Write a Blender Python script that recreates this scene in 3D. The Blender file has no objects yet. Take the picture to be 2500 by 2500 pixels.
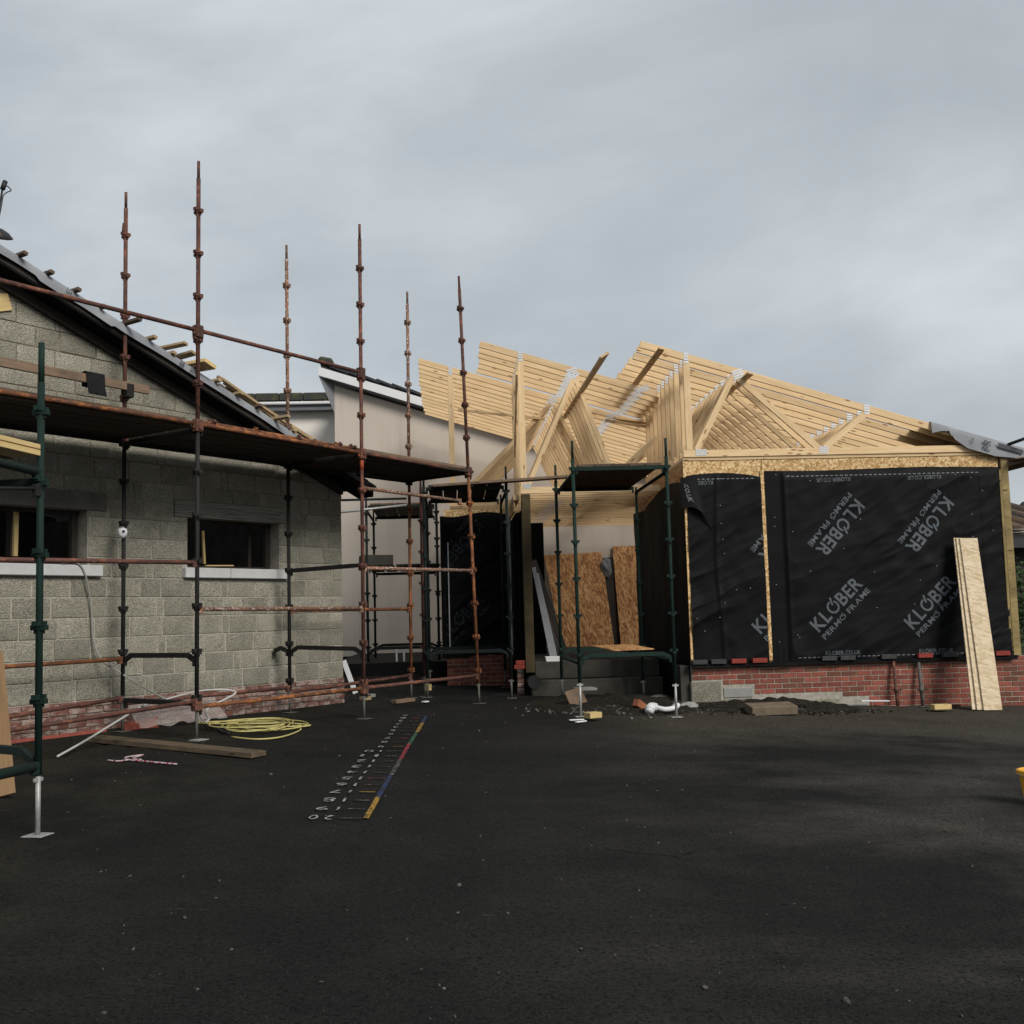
import bpy, bmesh, math, random
from mathutils import Vector, Matrix, noise
random.seed(7)
C = bpy.context.scene.collection
R = math.radians
# ------------------------------------------------------------------ camera
F, H0, ROLL, EYE = 2650.0, 1500.0, 0.027, Vector((0, 0, 1.6))
pit = math.atan((H0 - 1250) / F)
fw = Vector((0, math.cos(pit), math.sin(pit)))
u0 = Vector((0, -math.sin(pit), math.cos(pit)))
r0 = Vector((1, 0, 0))
rt = math.cos(ROLL) * r0 - math.sin(ROLL) * u0
up = math.cos(ROLL) * u0 + math.sin(ROLL) * r0
cd = bpy.data.cameras.new('camera')
cam = bpy.data.objects.new('camera', cd)
C.objects.link(cam)
M = Matrix.Identity(4)
for i in range(3):
    M[i][0], M[i][1], M[i][2], M[i][3] = rt[i], up[i], -fw[i], EYE[i]
cam.matrix_world = M
cd.sensor_width = 36
cd.sensor_fit = 'HORIZONTAL'
cd.lens = 36 * F / 2500
cd.clip_start = 0.05
cd.clip_end = 2000
bpy.context.scene.camera = cam

# ------------------------------------------------------------------ sky, sun, exposure
SUN_EL, SUN_AZ = R(35), R(140)          # azimuth clockwise from +Y (north)
world = bpy.data.worlds.new('World')
bpy.context.scene.world = world
world.use_nodes = True
nt = world.node_tree
nt.nodes.clear()
out = nt.nodes.new('ShaderNodeOutputWorld')
bg = nt.nodes.new('ShaderNodeBackground')
bg.inputs['Strength'].default_value = 0.0625
sky = nt.nodes.new('ShaderNodeTexSky')
sky.sky_type = 'NISHITA'
sky.sun_disc = False
sky.sun_elevation = SUN_EL
sky.sun_rotation = SUN_AZ
sky.dust_density = 3
tc = nt.nodes.new('ShaderNodeTexCoord')
mp = nt.nodes.new('ShaderNodeMapping')
mp.inputs['Scale'].default_value = (1.0, 1.0, 1.9)
mp.inputs['Rotation'].default_value = (0, 0, R(20))
mp.inputs['Location'].default_value = (-4.92, 8.32, -6.73)
nt.links.new(tc.outputs['Generated'], mp.inputs['Vector'])
ns = nt.nodes.new('ShaderNodeTexNoise')
ns.inputs['Scale'].default_value = 1.5
ns.inputs['Detail'].default_value = 7
ns.inputs['Roughness'].default_value = 0.54
ns.inputs['Distortion'].default_value = 0.5
nt.links.new(mp.outputs['Vector'], ns.inputs['Vector'])
rp = nt.nodes.new('ShaderNodeValToRGB')
cr = rp.color_ramp
cr.elements[0].position, cr.elements[0].color = 0.33, (3.1, 3.4, 3.66, 1)
cr.elements[1].position, cr.elements[1].color = 0.67, (5.55, 5.9, 6.15, 1)
el = cr.elements.new(0.5)
el.color = (4.1, 4.45, 4.74, 1)
nt.links.new(ns.outputs['Fac'], rp.inputs['Fac'])
mx = nt.nodes.new('ShaderNodeMixRGB')
mx.inputs['Fac'].default_value = 0.93
nt.links.new(sky.outputs['Color'], mx.inputs['Color1'])
nt.links.new(rp.outputs['Color'], mx.inputs['Color2'])
nt.links.new(mx.outputs['Color'], bg.inputs['Color'])
nt.links.new(bg.outputs['Background'], out.inputs['Surface'])
sd = bpy.data.lights.new('sun', 'SUN')
sd.energy = 1.5
sd.angle = R(22)
sd.color = (1.0, 0.95, 0.88)
sun = bpy.data.objects.new('sun', sd)
C.objects.link(sun)
sdir = Vector((math.sin(SUN_AZ) * math.cos(SUN_EL), math.cos(SUN_AZ) * math.cos(SUN_EL), math.sin(SUN_EL)))
sun.rotation_euler = sdir.to_track_quat('Z', 'Y').to_euler()
vs = bpy.context.scene.view_settings
vs.view_transform = 'Standard'
vs.look = 'None'
vs.gamma = 1
vs.use_curve_mapping = False
vs.exposure = 1.0

# ------------------------------------------------------------------ pixel -> place helpers (measuring the photograph)
d = Vector((.571, .821, 0)).normalized()          # along the block gable wall
n = Vector((d.y, -d.x, 0))                        # out of that wall
a = Vector((.9984, .0565, 0)).normalized()        # along the front of the timber frame
e = Vector((-a.y, a.x, 0))                        # away from the camera, square to it
WL = -11.25
def ray(x, y): return fw + (x - 1250) / F * rt - (y - 1250) / F * up
def pl(x, y, nrm, off):
    q = ray(x, y)
    return EYE + q * ((off - EYE.dot(nrm)) / q.dot(nrm))
def onL(x, y, t=0.0):
    P = pl(x, y, n, WL + t); return P.dot(d), P.z
def onR(x, y, v):
    P = pl(x, y, e, v); return P.dot(a), P.z
def ong(x, y):
    g = Vector((.036, -.025, 1)); q = ray(x, y)
    return EYE + q * ((-.081 - g.dot(EYE)) / g.dot(q))
def LP(s, t, z): return d * s + n * (WL + t) + Vector((0, 0, z))
def RP(u, v, z): return a * u + e * v + Vector((0, 0, z))
def soft(x, lim):
    return lim * math.tanh(x / lim)
def gz(x, y): return -.081 - .036 * soft(x, 22) + .025 * soft(y, 30)
ML = Matrix(((d.x, -n.x, 0), (d.y, -n.y, 0), (0, 0, 1)))    # local x along wall, y INTO wall
MR = Matrix(((a.x, e.x, 0), (a.y, e.y, 0), (0, 0, 1)))      # local x along front, y away

# ------------------------------------------------------------------ objects
WM = {}
def place(o, parent, W):
    WM[o.name] = W
    if parent is None:
        o.matrix_world = W
    else:
        o.parent = parent
        o.matrix_basis = WM[parent.name].inverted() @ W
    return o
def link(name, me, parent=None, W=None, label=None, cat=None, group=None, kind=None):
    o = bpy.data.objects.new(name, me)
    C.objects.link(o)
    place(o, parent, W if W is not None else Matrix.Identity(4))
    if label: o['label'] = label
    if cat: o['category'] = cat
    if group: o['group'] = group
    if kind: o['kind'] = kind
    return o
def thing(name, loc, label, cat, group=None):
    return link(name, None, None, Matrix.Translation(loc), label, cat, group)
def T(p): return Matrix.Translation(p)
def W3(m3, p): return Matrix.Translation(p) @ m3.to_4x4()
def frame(p0, p1, upv=Vector((0, 0, 1))):
    x = (p1 - p0).normalized()
    y = upv.cross(x)
    if y.length < 1e-4: y = Vector((0, 1, 0)).cross(x)
    y.normalize()
    z = x.cross(y)
    m = Matrix((x, y, z)).transposed().to_4x4()
    m.translation = (p0 + p1) / 2
    return m
MC = {}
def setmat(me, *ms):
    for m_ in ms: me.materials.append(m_)
    return me
def from_bm(bm, m, smooth=False):
    me = bpy.data.meshes.new('mesh')
    bmesh.ops.recalc_face_normals(bm, faces=bm.faces)
    bm.to_mesh(me); bm.free()
    if smooth:
        for p in me.polygons: p.use_smooth = True
    return setmat(me, m)
def boxm(sx, sy, sz, m, ch=0.0):
    k = ('b', round(sx, 3), round(sy, 3), round(sz, 3), m.name, ch)
    if k not in MC:
        bm = bmesh.new()
        bmesh.ops.create_cube(bm, size=1, matrix=Matrix.Diagonal((sx, sy, sz, 1)))
        if ch: bmesh.ops.bevel(bm, geom=bm.edges[:], offset=ch, segments=1, affect='EDGES')
        MC[k] = from_bm(bm, m)
    return MC[k]
def box(name, parent, m, c, size, rot=None, ch=0.003, **kw):
    W = Matrix.Translation(c) @ (rot.to_4x4() if rot is not None else Matrix.Identity(4))
    return link(name, boxm(*size, m, ch), parent, W, **kw)
def beam(name, parent, m, p0, p1, w, h, upv=Vector((0, 0, 1)), ch=0.003, **kw):
    return link(name, boxm((p1 - p0).length, w, h, m, ch), parent, frame(p0, p1, upv), **kw)
def tubem(L, r, m, seg=12, r2=None):
    k = ('t', round(L, 3), r, m.name, seg, r2)
    if k not in MC:
        bm = bmesh.new()
        bmesh.ops.create_cone(bm, cap_ends=True, segments=seg, radius1=r, radius2=r if r2 is None else r2, depth=L,
                              matrix=Matrix.Rotation(math.pi / 2, 4, 'Y'))
        me = from_bm(bm, m)
        for p in me.polygons: p.use_smooth = len(p.vertices) == 4
        MC[k] = me
    return MC[k]
def tube(name, parent, m, p0, p1, r=.0242, seg=12, **kw):
    return link(name, tubem((p1 - p0).length, r, m, seg), parent, frame(p0, p1), **kw)
def sweep(pts, r, seg=8):
    bm = bmesh.new(); rings = []
    nrm = None
    for i, p in enumerate(pts):
        t = (pts[min(i + 1, len(pts) - 1)] - pts[max(i - 1, 0)]).normalized()
        if nrm is None:
            nrm = t.cross(Vector((0, 0, 1)))
            if nrm.length < .01: nrm = t.cross(Vector((1, 0, 0)))
        nrm = (nrm - t * nrm.dot(t)).normalized()
        b = t.cross(nrm)
        rings.append([bm.verts.new(p + r * (math.cos(k * 2 * math.pi / seg) * nrm + math.sin(k * 2 * math.pi / seg) * b)) for k in range(seg)])
    for A, B in zip(rings, rings[1:]):
        for k in range(seg): bm.faces.new((A[k], A[(k + 1) % seg], B[(k + 1) % seg], B[k]))
    bm.faces.new(rings[0][::-1]); bm.faces.new(rings[-1])
    return bm
def catmull(P, n_=8):
    o = []
    Q = [P[0]] + list(P) + [P[-1]]
    for i in range(1, len(Q) - 2):
        for k in range(n_):
            t = k / n_
            o.append(.5 * ((2 * Q[i]) + (Q[i + 1] - Q[i - 1]) * t + (2 * Q[i - 1] - 5 * Q[i] + 4 * Q[i + 1] - Q[i + 2]) * t * t
                           + (3 * Q[i] - Q[i - 1] - 3 * Q[i + 1] + Q[i + 2]) * t ** 3))
    o.append(P[-1])
    return o
def rope(name, m, pts, r, parent=None, n_=8, **kw):
    me = from_bm(sweep(catmull(pts, n_), r), m, True)
    return link(name, me, parent, Matrix.Identity(4), **kw)
def prism(name, parent, m, poly, t0, t1, fr, **kw):
    """polygon of (s,z) extruded between depths t0,t1; fr(s,t,z)->world"""
    me = prism_me(m, [poly], t0, t1, fr)
    return link(name, me, parent, Matrix.Identity(4), **kw)
def prism_me(m, polys, t0, t1, fr):
    bm = bmesh.new()
    for poly in polys:
        A = [bm.verts.new(fr(s, t0, z)) for s, z in poly]
        B = [bm.verts.new(fr(s, t1, z)) for s, z in poly]
        bm.faces.new(A); bm.faces.new(B[::-1])
        k = len(poly)
        for i in range(k): bm.faces.new((A[i], B[i], B[(i + 1) % k], A[(i + 1) % k]))
    return from_bm(bm, m)

# ------------------------------------------------------------------ materials
class NB:
    def __init__(s, name, rough=.8, spec=.3):
        s.m = bpy.data.materials.new(name); s.m.use_nodes = True
        s.t = s.m.node_tree; s.b = s.t.nodes['Principled BSDF']
        s.b.inputs['Roughness'].default_value = rough
        s.b.inputs['Specular IOR Level'].default_value = spec
        s.tc = s.n('ShaderNodeTexCoord'); s.oi = s.n('ShaderNodeObjectInfo')
    def n(s, ty, **kw):
        nd = s.t.nodes.new(ty)
        for k, v in kw.items():
            if k in nd.inputs: s.put(nd.inputs[k], v)
            else: setattr(nd, k, v)
        return nd
    def put(s, sock, v):
        if hasattr(v, 'is_output') or isinstance(v, bpy.types.NodeSocket): s.t.links.new(v, sock)
        else: sock.default_value = v
    def co(s, scale=(1, 1, 1), rnd=True, rot=(0, 0, 0)):
        mp_ = s.n('ShaderNodeMapping'); mp_.inputs['Scale'].default_value = scale; mp_.inputs['Rotation'].default_value = rot
        v = s.tc.outputs['Object']
        if rnd:
            ad = s.n('ShaderNodeVectorMath', operation='ADD')
            ml = s.n('ShaderNodeMath', operation='MULTIPLY'); s.put(ml.inputs[0], s.oi.outputs['Random']); ml.inputs[1].default_value = 57.0
            s.put(ad.inputs[0], v); s.put(ad.inputs[1], ml.outputs[0]); v = ad.outputs[0]
        s.put(mp_.inputs['Vector'], v)
        return mp_.outputs[0]
    def noise(s, v, scale, detail=4, rough=.55, dist=0):
        nd = s.n('ShaderNodeTexNoise'); s.put(nd.inputs['Vector'], v)
        nd.inputs['Scale'].default_value = scale; nd.inputs['Detail'].default_value = detail
        nd.inputs['Roughness'].default_value = rough; nd.inputs['Distortion'].default_value = dist
        return nd.outputs['Fac']
    def vor(s, v, scale, feat='F1', out_='Distance'):
        nd = s.n('ShaderNodeTexVoronoi', feature=feat); s.put(nd.inputs['Vector'], v); nd.inputs['Scale'].default_value = scale
        return nd.outputs[out_]
    def ramp(s, fac, *stops):
        nd = s.n('ShaderNodeValToRGB'); s.put(nd.inputs['Fac'], fac); c_ = nd.color_ramp
        for i, (p, col) in enumerate(stops):
            q = c_.elements[i] if i < 2 else c_.elements.new(p)
            q.position = p
            q.color = (*col, 1) if isinstance(col, tuple) else (col, col, col, 1)
        return nd.outputs['Color']
    def mix(s, fac, c1, c2, mode='MIX'):
        nd = s.n('ShaderNodeMixRGB', blend_type=mode)
        for i, v in enumerate((fac, c1, c2)):
            if isinstance(v, tuple): v = (*v, 1)
            s.put(nd.inputs[i], v)
        return nd.outputs[0]
    def math(s, op, x, y):
        nd = s.n('ShaderNodeMath', operation=op); s.put(nd.inputs[0], x); s.put(nd.inputs[1], y); return nd.outputs[0]
    def col(s, v): s.put(s.b.inputs['Base Color'], (*v, 1) if isinstance(v, tuple) else v)
    def rough(s, v): s.put(s.b.inputs['Roughness'], v)
    def bump(s, h, st=.4, dist=.01):
        nd = s.n('ShaderNodeBump'); s.put(nd.inputs['Height'], h); nd.inputs['Strength'].default_value = st; nd.inputs['Distance'].default_value = dist
        s.put(s.b.inputs['Normal'], nd.outputs[0])
    def hsv(s, c_, val):
        nd = s.n('ShaderNodeHueSaturation'); s.put(nd.inputs['Color'], c_); s.put(nd.inputs['Value'], val); return nd.outputs[0]
    def rv(s, lo, hi):
        nd = s.n('ShaderNodeMapRange'); s.put(nd.inputs[0], s.oi.outputs['Random']); nd.inputs[3].default_value = lo; nd.inputs[4].default_value = hi
        return nd.outputs[0]

def plain(name, col, rough=.7, var=.15, sc=9, spec=.3, metal=0, bump=.1):
    b = NB(name, rough, spec); v = b.co()
    f = b.noise(v, sc, 5, .6)
    b.col(b.ramp(f, (.25, tuple(c_ * (1 - var) for c_ in col)), (.75, tuple(min(1, c_ * (1 + var)) for c_ in col))))
    b.b.inputs['Metallic'].default_value = metal
    if bump: b.bump(f, bump, .01)
    return b.m
def pine(name, lo, hi, knot, rough=.62, stain=None):
    b = NB(name, rough, .25)
    v = b.co((.7, 11, 11)); w = b.co((1, 1, 1))
    g = b.noise(v, 3.2, 6, .6, .6)
    c_ = b.ramp(g, (.3, lo), (.68, hi))
    g2 = b.noise(b.co((.35, 2.2, 2.2)), 2.2, 3)
    c_ = b.mix(b.ramp(g2, (.35, 0.0), (.75, .35)), c_, lo)
    k = b.vor(b.co((2.4, 9, 9)), 1.25)
    c_ = b.mix(b.ramp(k, (.08, .9), (.18, 0.0)), c_, knot)
    if stain:
        c_ = b.mix(b.ramp(b.noise(w, 3, 5, .65), (.45, 0.0), (.66, .8)), c_, stain)
    c_ = b.hsv(c_, b.rv(.86, 1.08))
    b.col(c_); b.bump(g, .12, .004)
    return b.m
m_pine = pine('pine timber', (.60, .41, .212), (.78, .588, .352), (.2, .09, .035))
m_post = pine('treated post', (.21, .15, .055), (.34, .26, .115), (.03, .02, .008), stain=(.13, .095, .04))
m_postdk = pine('dark brown post', (.06, .043, .018), (.115, .085, .038), (.02, .014, .008), stain=(.05, .036, .016))  # darker olive brown than the treated post
m_oldboard = pine('weathered board', (.075, .048, .03), (.15, .1, .065), (.03, .02, .012), .75, (.05, .038, .028))
m_brownboard = pine('brown board', (.15, .10, .065), (.235, .16, .105), (.06, .04, .022), .7, (.1, .075, .055))
m_plank = pine('muddy plank', (.075, .055, .035), (.135, .1, .065), (.03, .02, .012), .8, (.04, .034, .024))
m_deck = pine('deck board', (.035, .025, .018), (.075, .055, .04), (.02, .014, .01), .8, (.025, .02, .016))
m_darkboard = pine('dark and shaded board', (.02, .017, .014), (.045, .037, .03), (.012, .01, .008), .75)  # dark boards; its colour also stands for shade on verge and window timber
m_batten = pine('roof batten', (.28, .2, .11), (.44, .33, .19), (.1, .06, .03), .7)
m_studyellow = pine('yellow stud', (.5, .36, .15), (.66, .5, .24), (.25, .14, .05))
def osb(name, lo, mid, hi, sc=1.0):
    b = NB(name, .68, .25)
    c_ = None
    base = b.noise(b.co(), 6 * sc, 3)
    c_ = b.ramp(base, (.3, lo), (.7, mid))
    hs = None
    for i, ang in enumerate((12, 68, 128, 160)):
        v = b.co((1, 1, 1), True, (R(ang * .4), R(ang * .7), R(ang)))
        mpn = b.n('ShaderNodeMapping'); mpn.inputs['Scale'].default_value = (7 * sc, 34 * sc, 34 * sc); b.put(mpn.inputs['Vector'], v)
        nd = b.n('ShaderNodeTexVoronoi', feature='F1'); b.put(nd.inputs['Vector'], mpn.outputs[0]); nd.inputs['Scale'].default_value = 1.0
        r_ = b.n('ShaderNodeSeparateColor'); b.put(r_.inputs[0], nd.outputs['Color'])
        fac = b.ramp(r_.outputs[i % 3], (.52, 0.0), (.6, 1.0))
        c2 = b.ramp(r_.outputs[(i + 1) % 3], (.1, lo), (.45, mid), (.9, hi))
        c_ = b.mix(fac, c_, c2)
        hs = fac if hs is None else b.mix(.5, hs, fac)
    b.col(b.hsv(c_, b.rv(.92, 1.06))); b.bump(hs, .2, .004)
    return b.m
m_osb = osb('oriented strand board', (.36, .2, .075), (.58, .37, .16), (.80, .6, .33))
m_osbdark = osb('brown strand board', (.23, .095, .035), (.42, .205, .08), (.60, .36, .165))
m_osbpale = osb('pale strand board', (.52, .40, .24), (.64, .51, .34), (.72, .60, .43))
def rust(name, base, orange, fleck, dark, amt=.5, fl=.64):
    b = NB(name, .78, .3); v = b.co((.5, 1, 1))
    f = b.noise(v, 16, 6, .68); f2 = b.noise(v, 5, 4, .6)
    c_ = b.ramp(f2, (.3, dark), (.62, base))
    c_ = b.mix(b.ramp(f, (amt, 0.0), (amt + .12, 1.0)), c_, orange)
    c_ = b.mix(b.ramp(b.noise(b.co((1.2, 2, 2)), 21, 5, .7), (fl, 0.0), (fl + .04, .9)), c_, fleck)
    b.col(b.hsv(c_, b.rv(.8, 1.15))); b.bump(f, .35, .004)
    return b.m
m_rust = rust('rusty maroon tube', (.105, .046, .034), (.215, .08, .045), (.33, .26, .22), (.05, .026, .022), .52, .64)
m_rusto = rust('orange rusty tube', (.16, .062, .028), (.34, .125, .04), (.45, .33, .24), (.06, .028, .018), .5, .66)
m_rustw = rust('flaking rusty tube', (.2, .1, .06), (.30, .13, .06), (.58, .53, .48), (.08, .05, .04), .52, .56)
m_dkiron = rust('dark iron tube', (.016, .015, .014), (.045, .026, .02), (.07, .066, .06), (.008, .009, .009), .62, .72)
m_green = rust('green painted steel', (.004, .02, .0145), (.006, .026, .019), (.05, .07, .064), (.003, .014, .01), .55, .76)
m_greendk = rust('old dark green steel', (.006, .014, .012), (.025, .018, .014), (.05, .055, .05), (.004, .009, .008), .62, .72)
m_galv = plain('galvanised steel', (.33, .33, .32), .5, .25, 20, .5, .3)
m_jack = plain('dirty grey jack', (.10, .095, .085), .65, .35, 20, .3, .2)
m_plate = plain('nail plate zinc', (.62, .65, .68), .35, .12, 30, .5, .4)
m_cream = None
def creamf():
    b = NB('cream render', .9, .1); v = b.co((1, 1, 1), False)
    f = b.noise(v, .55, 4, .5); g = b.noise(v, 60, 3)
    c_ = b.ramp(f, (.3, (.45, .40, .345)), (.7, (.53, .475, .415)))
    st = b.noise(b.co((1.5, 1.5, .14), False), 1.1, 4, .6)
    c_ = b.mix(b.ramp(st, (.5, 0.0), (.75, .35)), c_, (.33, .29, .25)); c_ = b.mix(b.ramp(b.noise(b.co((5, 5, .35), False), 1.2, 4, .6), (.6, 0.0), (.72, .18)), c_, (.28, .25, .22))
    b.col(c_); b.bump(g, .12, .004); return b.m
m_cream = creamf()
m_cream2 = plain('pale render', (.76, .72, .66), .9, .05, 2)
m_white = plain('white plastic', (.66, .67, .68), .45, .04, 3)
m_whitedull = plain('dull white panel', (.42, .43, .45), .6, .1, 6)
m_trim = plain('grey trim', (.24, .245, .26), .6, .12, 6)
m_soffit = plain('grey soffit', (.16, .17, .18), .7, .1, 5)
m_tile = plain('black roof tile', (.018, .02, .025), .6, .35, 14, .4)
def mossf():
    b = NB('mossy tile', .9, .1); v = b.co()
    f = b.noise(v, 6, 5, .65)
    b.col(b.ramp(f, (.4, (.045, .048, .05)), (.55, (.06, .062, .04)), (.75, (.12, .125, .055)))); b.bump(f, .5, .02); return b.m
m_moss = mossf()
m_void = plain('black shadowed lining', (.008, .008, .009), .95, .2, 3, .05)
def blockf():
    b = NB('concrete block', .93, .12); v = b.co()
    f = b.noise(v, 3.5, 5, .6); g = b.noise(v, 60, 4, .72); h = b.vor(v, 70)
    c_ = b.ramp(f, (.3, (.30, .283, .226)), (.7, (.43, .408, .338)))
    c_ = b.mix(b.ramp(g, (.4, .6), (.56, 0.0)), c_, (.05, .048, .038))
    c_ = b.mix(b.ramp(h, (.02, .7), (.30, 0.0)), c_, (.50, .48, .41))
    gr = b.noise(b.co((.8, .8, .8), False), 1.3, 4, .6)
    c_ = b.mix(b.ramp(gr, (.46, 0.0), (.7, .55)), c_, (.16, .16, .115))
    b.col(b.hsv(c_, b.rv(.8, 1.14))); b.bump(b.mix(.5, g, h), 1.0, .02); return b.m
m_block = blockf()
def mortf():
    b = NB('pale mortar', .95, .1); v = b.co((1, 1, 1), False)
    f = b.noise(v, 14, 5, .6); g = b.noise(v, 1.4, 4, .6)
    sx = b.n('ShaderNodeSeparateXYZ'); b.put(sx.inputs[0], v)
    up_ = b.ramp(b.math('MULTIPLY', b.math('ADD', sx.outputs['Z'], b.math('MULTIPLY', g, 1.2)), .1), (.30, 0.0), (.40, 1.0))   # upper courses laid in a browner mix
    c_ = b.mix(up_, b.ramp(f, (.3, (.255, .24, .20)), (.7, (.40, .38, .325))), b.ramp(f, (.3, (.13, .115, .085)), (.7, (.24, .215, .165))))
    b.col(c_); b.bump(f, .5, .01); return b.m
m_mortar = mortf()
def brickf(name, lo, hi, smear):
    b = NB(name, .85, .2); v = b.co()
    f = b.noise(v, 14, 5, .65)
    c1 = b.ramp(b.oi.outputs['Random'], (.15, lo), (.6, hi), (.95, (lo[0] * .75, lo[1] * 1.1, lo[2] * 1.0)))
    c_ = b.mix(b.ramp(f, (.35, .5), (.6, 0.0)), c1, (lo[0] * .55, lo[1] * .6, lo[2] * .6))
    sm = b.noise(b.co((2, 2, 5)), 2.2, 5, .7)
    c_ = b.mix(b.ramp(sm, (smear, 0.0), (smear + .15, .7)), c_, (.38, .33, .29))
    c_ = b.mix(b.ramp(b.noise(b.co((1.5, 1.5, 3), True), 3.5, 5, .7), (.56, 0.0), (.72, .55)), c_, (.075, .055, .042))
    b.col(c_); b.bump(f, .35, .006); return b.m
m_brick = brickf('red facing brick', (.19, .058, .042), (.31, .098, .068), .64)
m_brickold = brickf('smeared red brick', (.15, .065, .05), (.21, .088, .07), .44)
m_brickred = plain('bright red brick', (.235, .042, .032), .8, .25, 20, .2, 0, .3)
m_brickgrey = plain('grey concrete brick', (.055, .058, .055), .95, .6, 60, .1, 0, .6)
m_brickorange = plain('orange brick', (.32, .12, .06), .85, .25, 20)
m_conc = plain('cast concrete', (.25, .25, .235), .9, .2, 5, .15, 0, .2)
m_concslab = plain('dark slab concrete', (.048, .046, .039), .9, .35, 4, .15, 0, .3)  # darkest grey of the concretes
m_concdk = plain('dark grey concrete', (.105, .1, .088), .9, .3, 4, .15, 0, .3)  # darker grey than the cast concrete
m_sill = plain('smooth grey sill', (.47, .475, .475), .8, .1, 7)
def lintf():
    b = NB('board marked lintel', .9, .15)
    g = b.noise(b.co((1, 1, 26)), 3, 5, .65)
    b.col(b.ramp(g, (.35, (.11, .107, .092)), (.6, (.25, .245, .215)))); b.bump(g, .6, .01); return b.m
m_lint = lintf()
def membf(name, col, rough=.55):
    b = NB(name, rough, .11); v = b.co((1, 1, 1), False)
    f = b.noise(v, 2.2, 5, .6); g = b.noise(v, 240, 2)
    b.col(b.ramp(f, (.3, tuple(c_ * .8 for c_ in col)), (.7, tuple(c_ * 1.25 for c_ in col))))
    b.bump(g, .12, .002); return b.m
m_memb = membf('black breather membrane', (.0042, .0046, .005), .62)
m_membgrey = membf('grey roof membrane', (.22, .23, .245), .6)
m_print = plain('grey membrane print', (.078, .092, .106), .6, .08, 30, .3, 0, 0)
m_printshade = plain('shaded membrane print', (.022, .026, .03), .7, .1, 30, .15, 0, 0)  # same print, its colour darkened to stand for shade on these walls
m_printdk = plain('dark membrane print', (.06, .065, .075), .6, .1, 30, .3, 0, 0)
m_printlow = plain('pale membrane lettering', (.15, .16, .17), .6, .1, 30, .3, 0, 0)
m_hose = plain('yellow hose', (.43, .375, .14), .5, .1, 20, .4, 0, 0)
m_hosew = plain('white hose', (.42, .42, .40), .5, .06, 20, .4, 0, 0)
m_grey = plain('grey cable', (.25, .25, .23), .6, .1, 20, .3, 0, 0)
m_blackrub = plain('black rubber', (.012, .012, .013), .55, .2, 12, .4)
m_yellow = plain('yellow plastic', (.66, .33, .02), .4, .08, 8, .5, 0, 0)
m_ply = pine('plywood sheet', (.24, .145, .07), (.34, .215, .115), (.17, .1, .05), .7)
def ropef():
    b = NB('red and white twine', .8, .2)
    w = b.vor(b.co((14, 14, 14)), 2)
    b.col(b.ramp(w, (.42, (.24, .03, .06)), (.5, (.42, .36, .36)))); return b.m
m_rope = ropef()
def asphf():
    b = NB('worn asphalt', .92, .08); v = b.co((1, 1, 1), False)
    big = b.noise(v, .22, 5, .6, .6); mid = b.noise(v, 1.3, 6, .66); fine = b.noise(v, 44, 5, .74); gr = b.vor(v, 60)
    c_ = b.ramp(big, (.32, (.0092, .0092, .0094)), (.68, (.0175, .017, .016)))
    c_ = b.mix(b.ramp(mid, (.44, 0.0), (.74, .6)), c_, (.026, .025, .0225))
    sx = b.n('ShaderNodeSeparateXYZ'); b.put(sx.inputs[0], b.tc.outputs['Object'])
    def lin(o, add, mul, lo, hi): return b.ramp(b.math('MULTIPLY', b.math('ADD', o, add), mul), lo, hi)
    # trodden earth in front of the building works
    w1 = b.math('ADD', sx.outputs['Y'], b.math('MULTIPLY', b.math('SUBTRACT', mid, .5), 3.2))
    w1 = b.math('ADD', w1, b.math('MULTIPLY', b.math('SUBTRACT', big, .5), 6.0))
    earth = b.math('MULTIPLY', lin(w1, 0, .05, (.585, 0.0), (.68, 1.0)), lin(sx.outputs['X'], 4, .1, (.46, 0.0), (.60, 1.0)))
    c_ = b.mix(b.math('MULTIPLY', earth, .8), c_, b.ramp(fine, (.3, (.042, .036, .026)), (.7, (.088, .077, .058))))
    # greenish silt near the block wall
    moss = b.math('MULTIPLY', lin(sx.outputs['X'], 8, .1, (.42, 1.0), (.66, 0.0)), b.ramp(mid, (.38, 0.0), (.62, .9)))
    c_ = b.mix(b.math('MULTIPLY', moss, .7), c_, (.030, .029, .017))
    # broad dried patches and streaks to the right
    dry = b.noise(b.co((.5, .85, 1), False, (0, 0, R(-24))), .8, 7, .66)
    dr = b.math('MULTIPLY', b.ramp(dry, (.43, 0.0), (.66, .8)), lin(sx.outputs['X'], 2, .1, (.16, 0.0), (.5, 1.0)))
    c_ = b.mix(dr, c_, (.068, .063, .054))
    stain = b.noise(v, .75, 5, .6, .4)
    c_ = b.mix(b.ramp(stain, (.55, 0.0), (.72, .4)), c_, (.009, .009, .0095))
    c_ = b.mix(b.ramp(fine, (.36, .9), (.52, 0.0)), c_, (.003, .003, .003))
    c_ = b.mix(b.ramp(gr, (.08, .75), (.24, 0.0)), c_, (.062, .059, .053))
    lum = b.vor(v, 15); lc = b.ramp(lum, (.02, 1.0), (.07, 0.0))
    c_ = b.mix(b.math('MULTIPLY', lc, b.ramp(mid, (.54, 0.0), (.62, .8))), c_, (.12, .115, .105))
    sm = b.noise(b.co((1, 3.2, 1), False), 2.3, 6, .75)
    c_ = b.mix(b.math('MULTIPLY', b.ramp(sm, (.66, 0.0), (.73, .5)), b.ramp(big, (.4, 0.0), (.6, 1.0))), c_, (.10, .098, .09))
    b.col(c_)
    hh = b.mix(.35, fine, gr); hh = b.mix(.35, hh, b.noise(v, 6, 6, .72))
    b.bump(hh, .8, .022)
    return b.m
m_asph = asphf()
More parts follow.
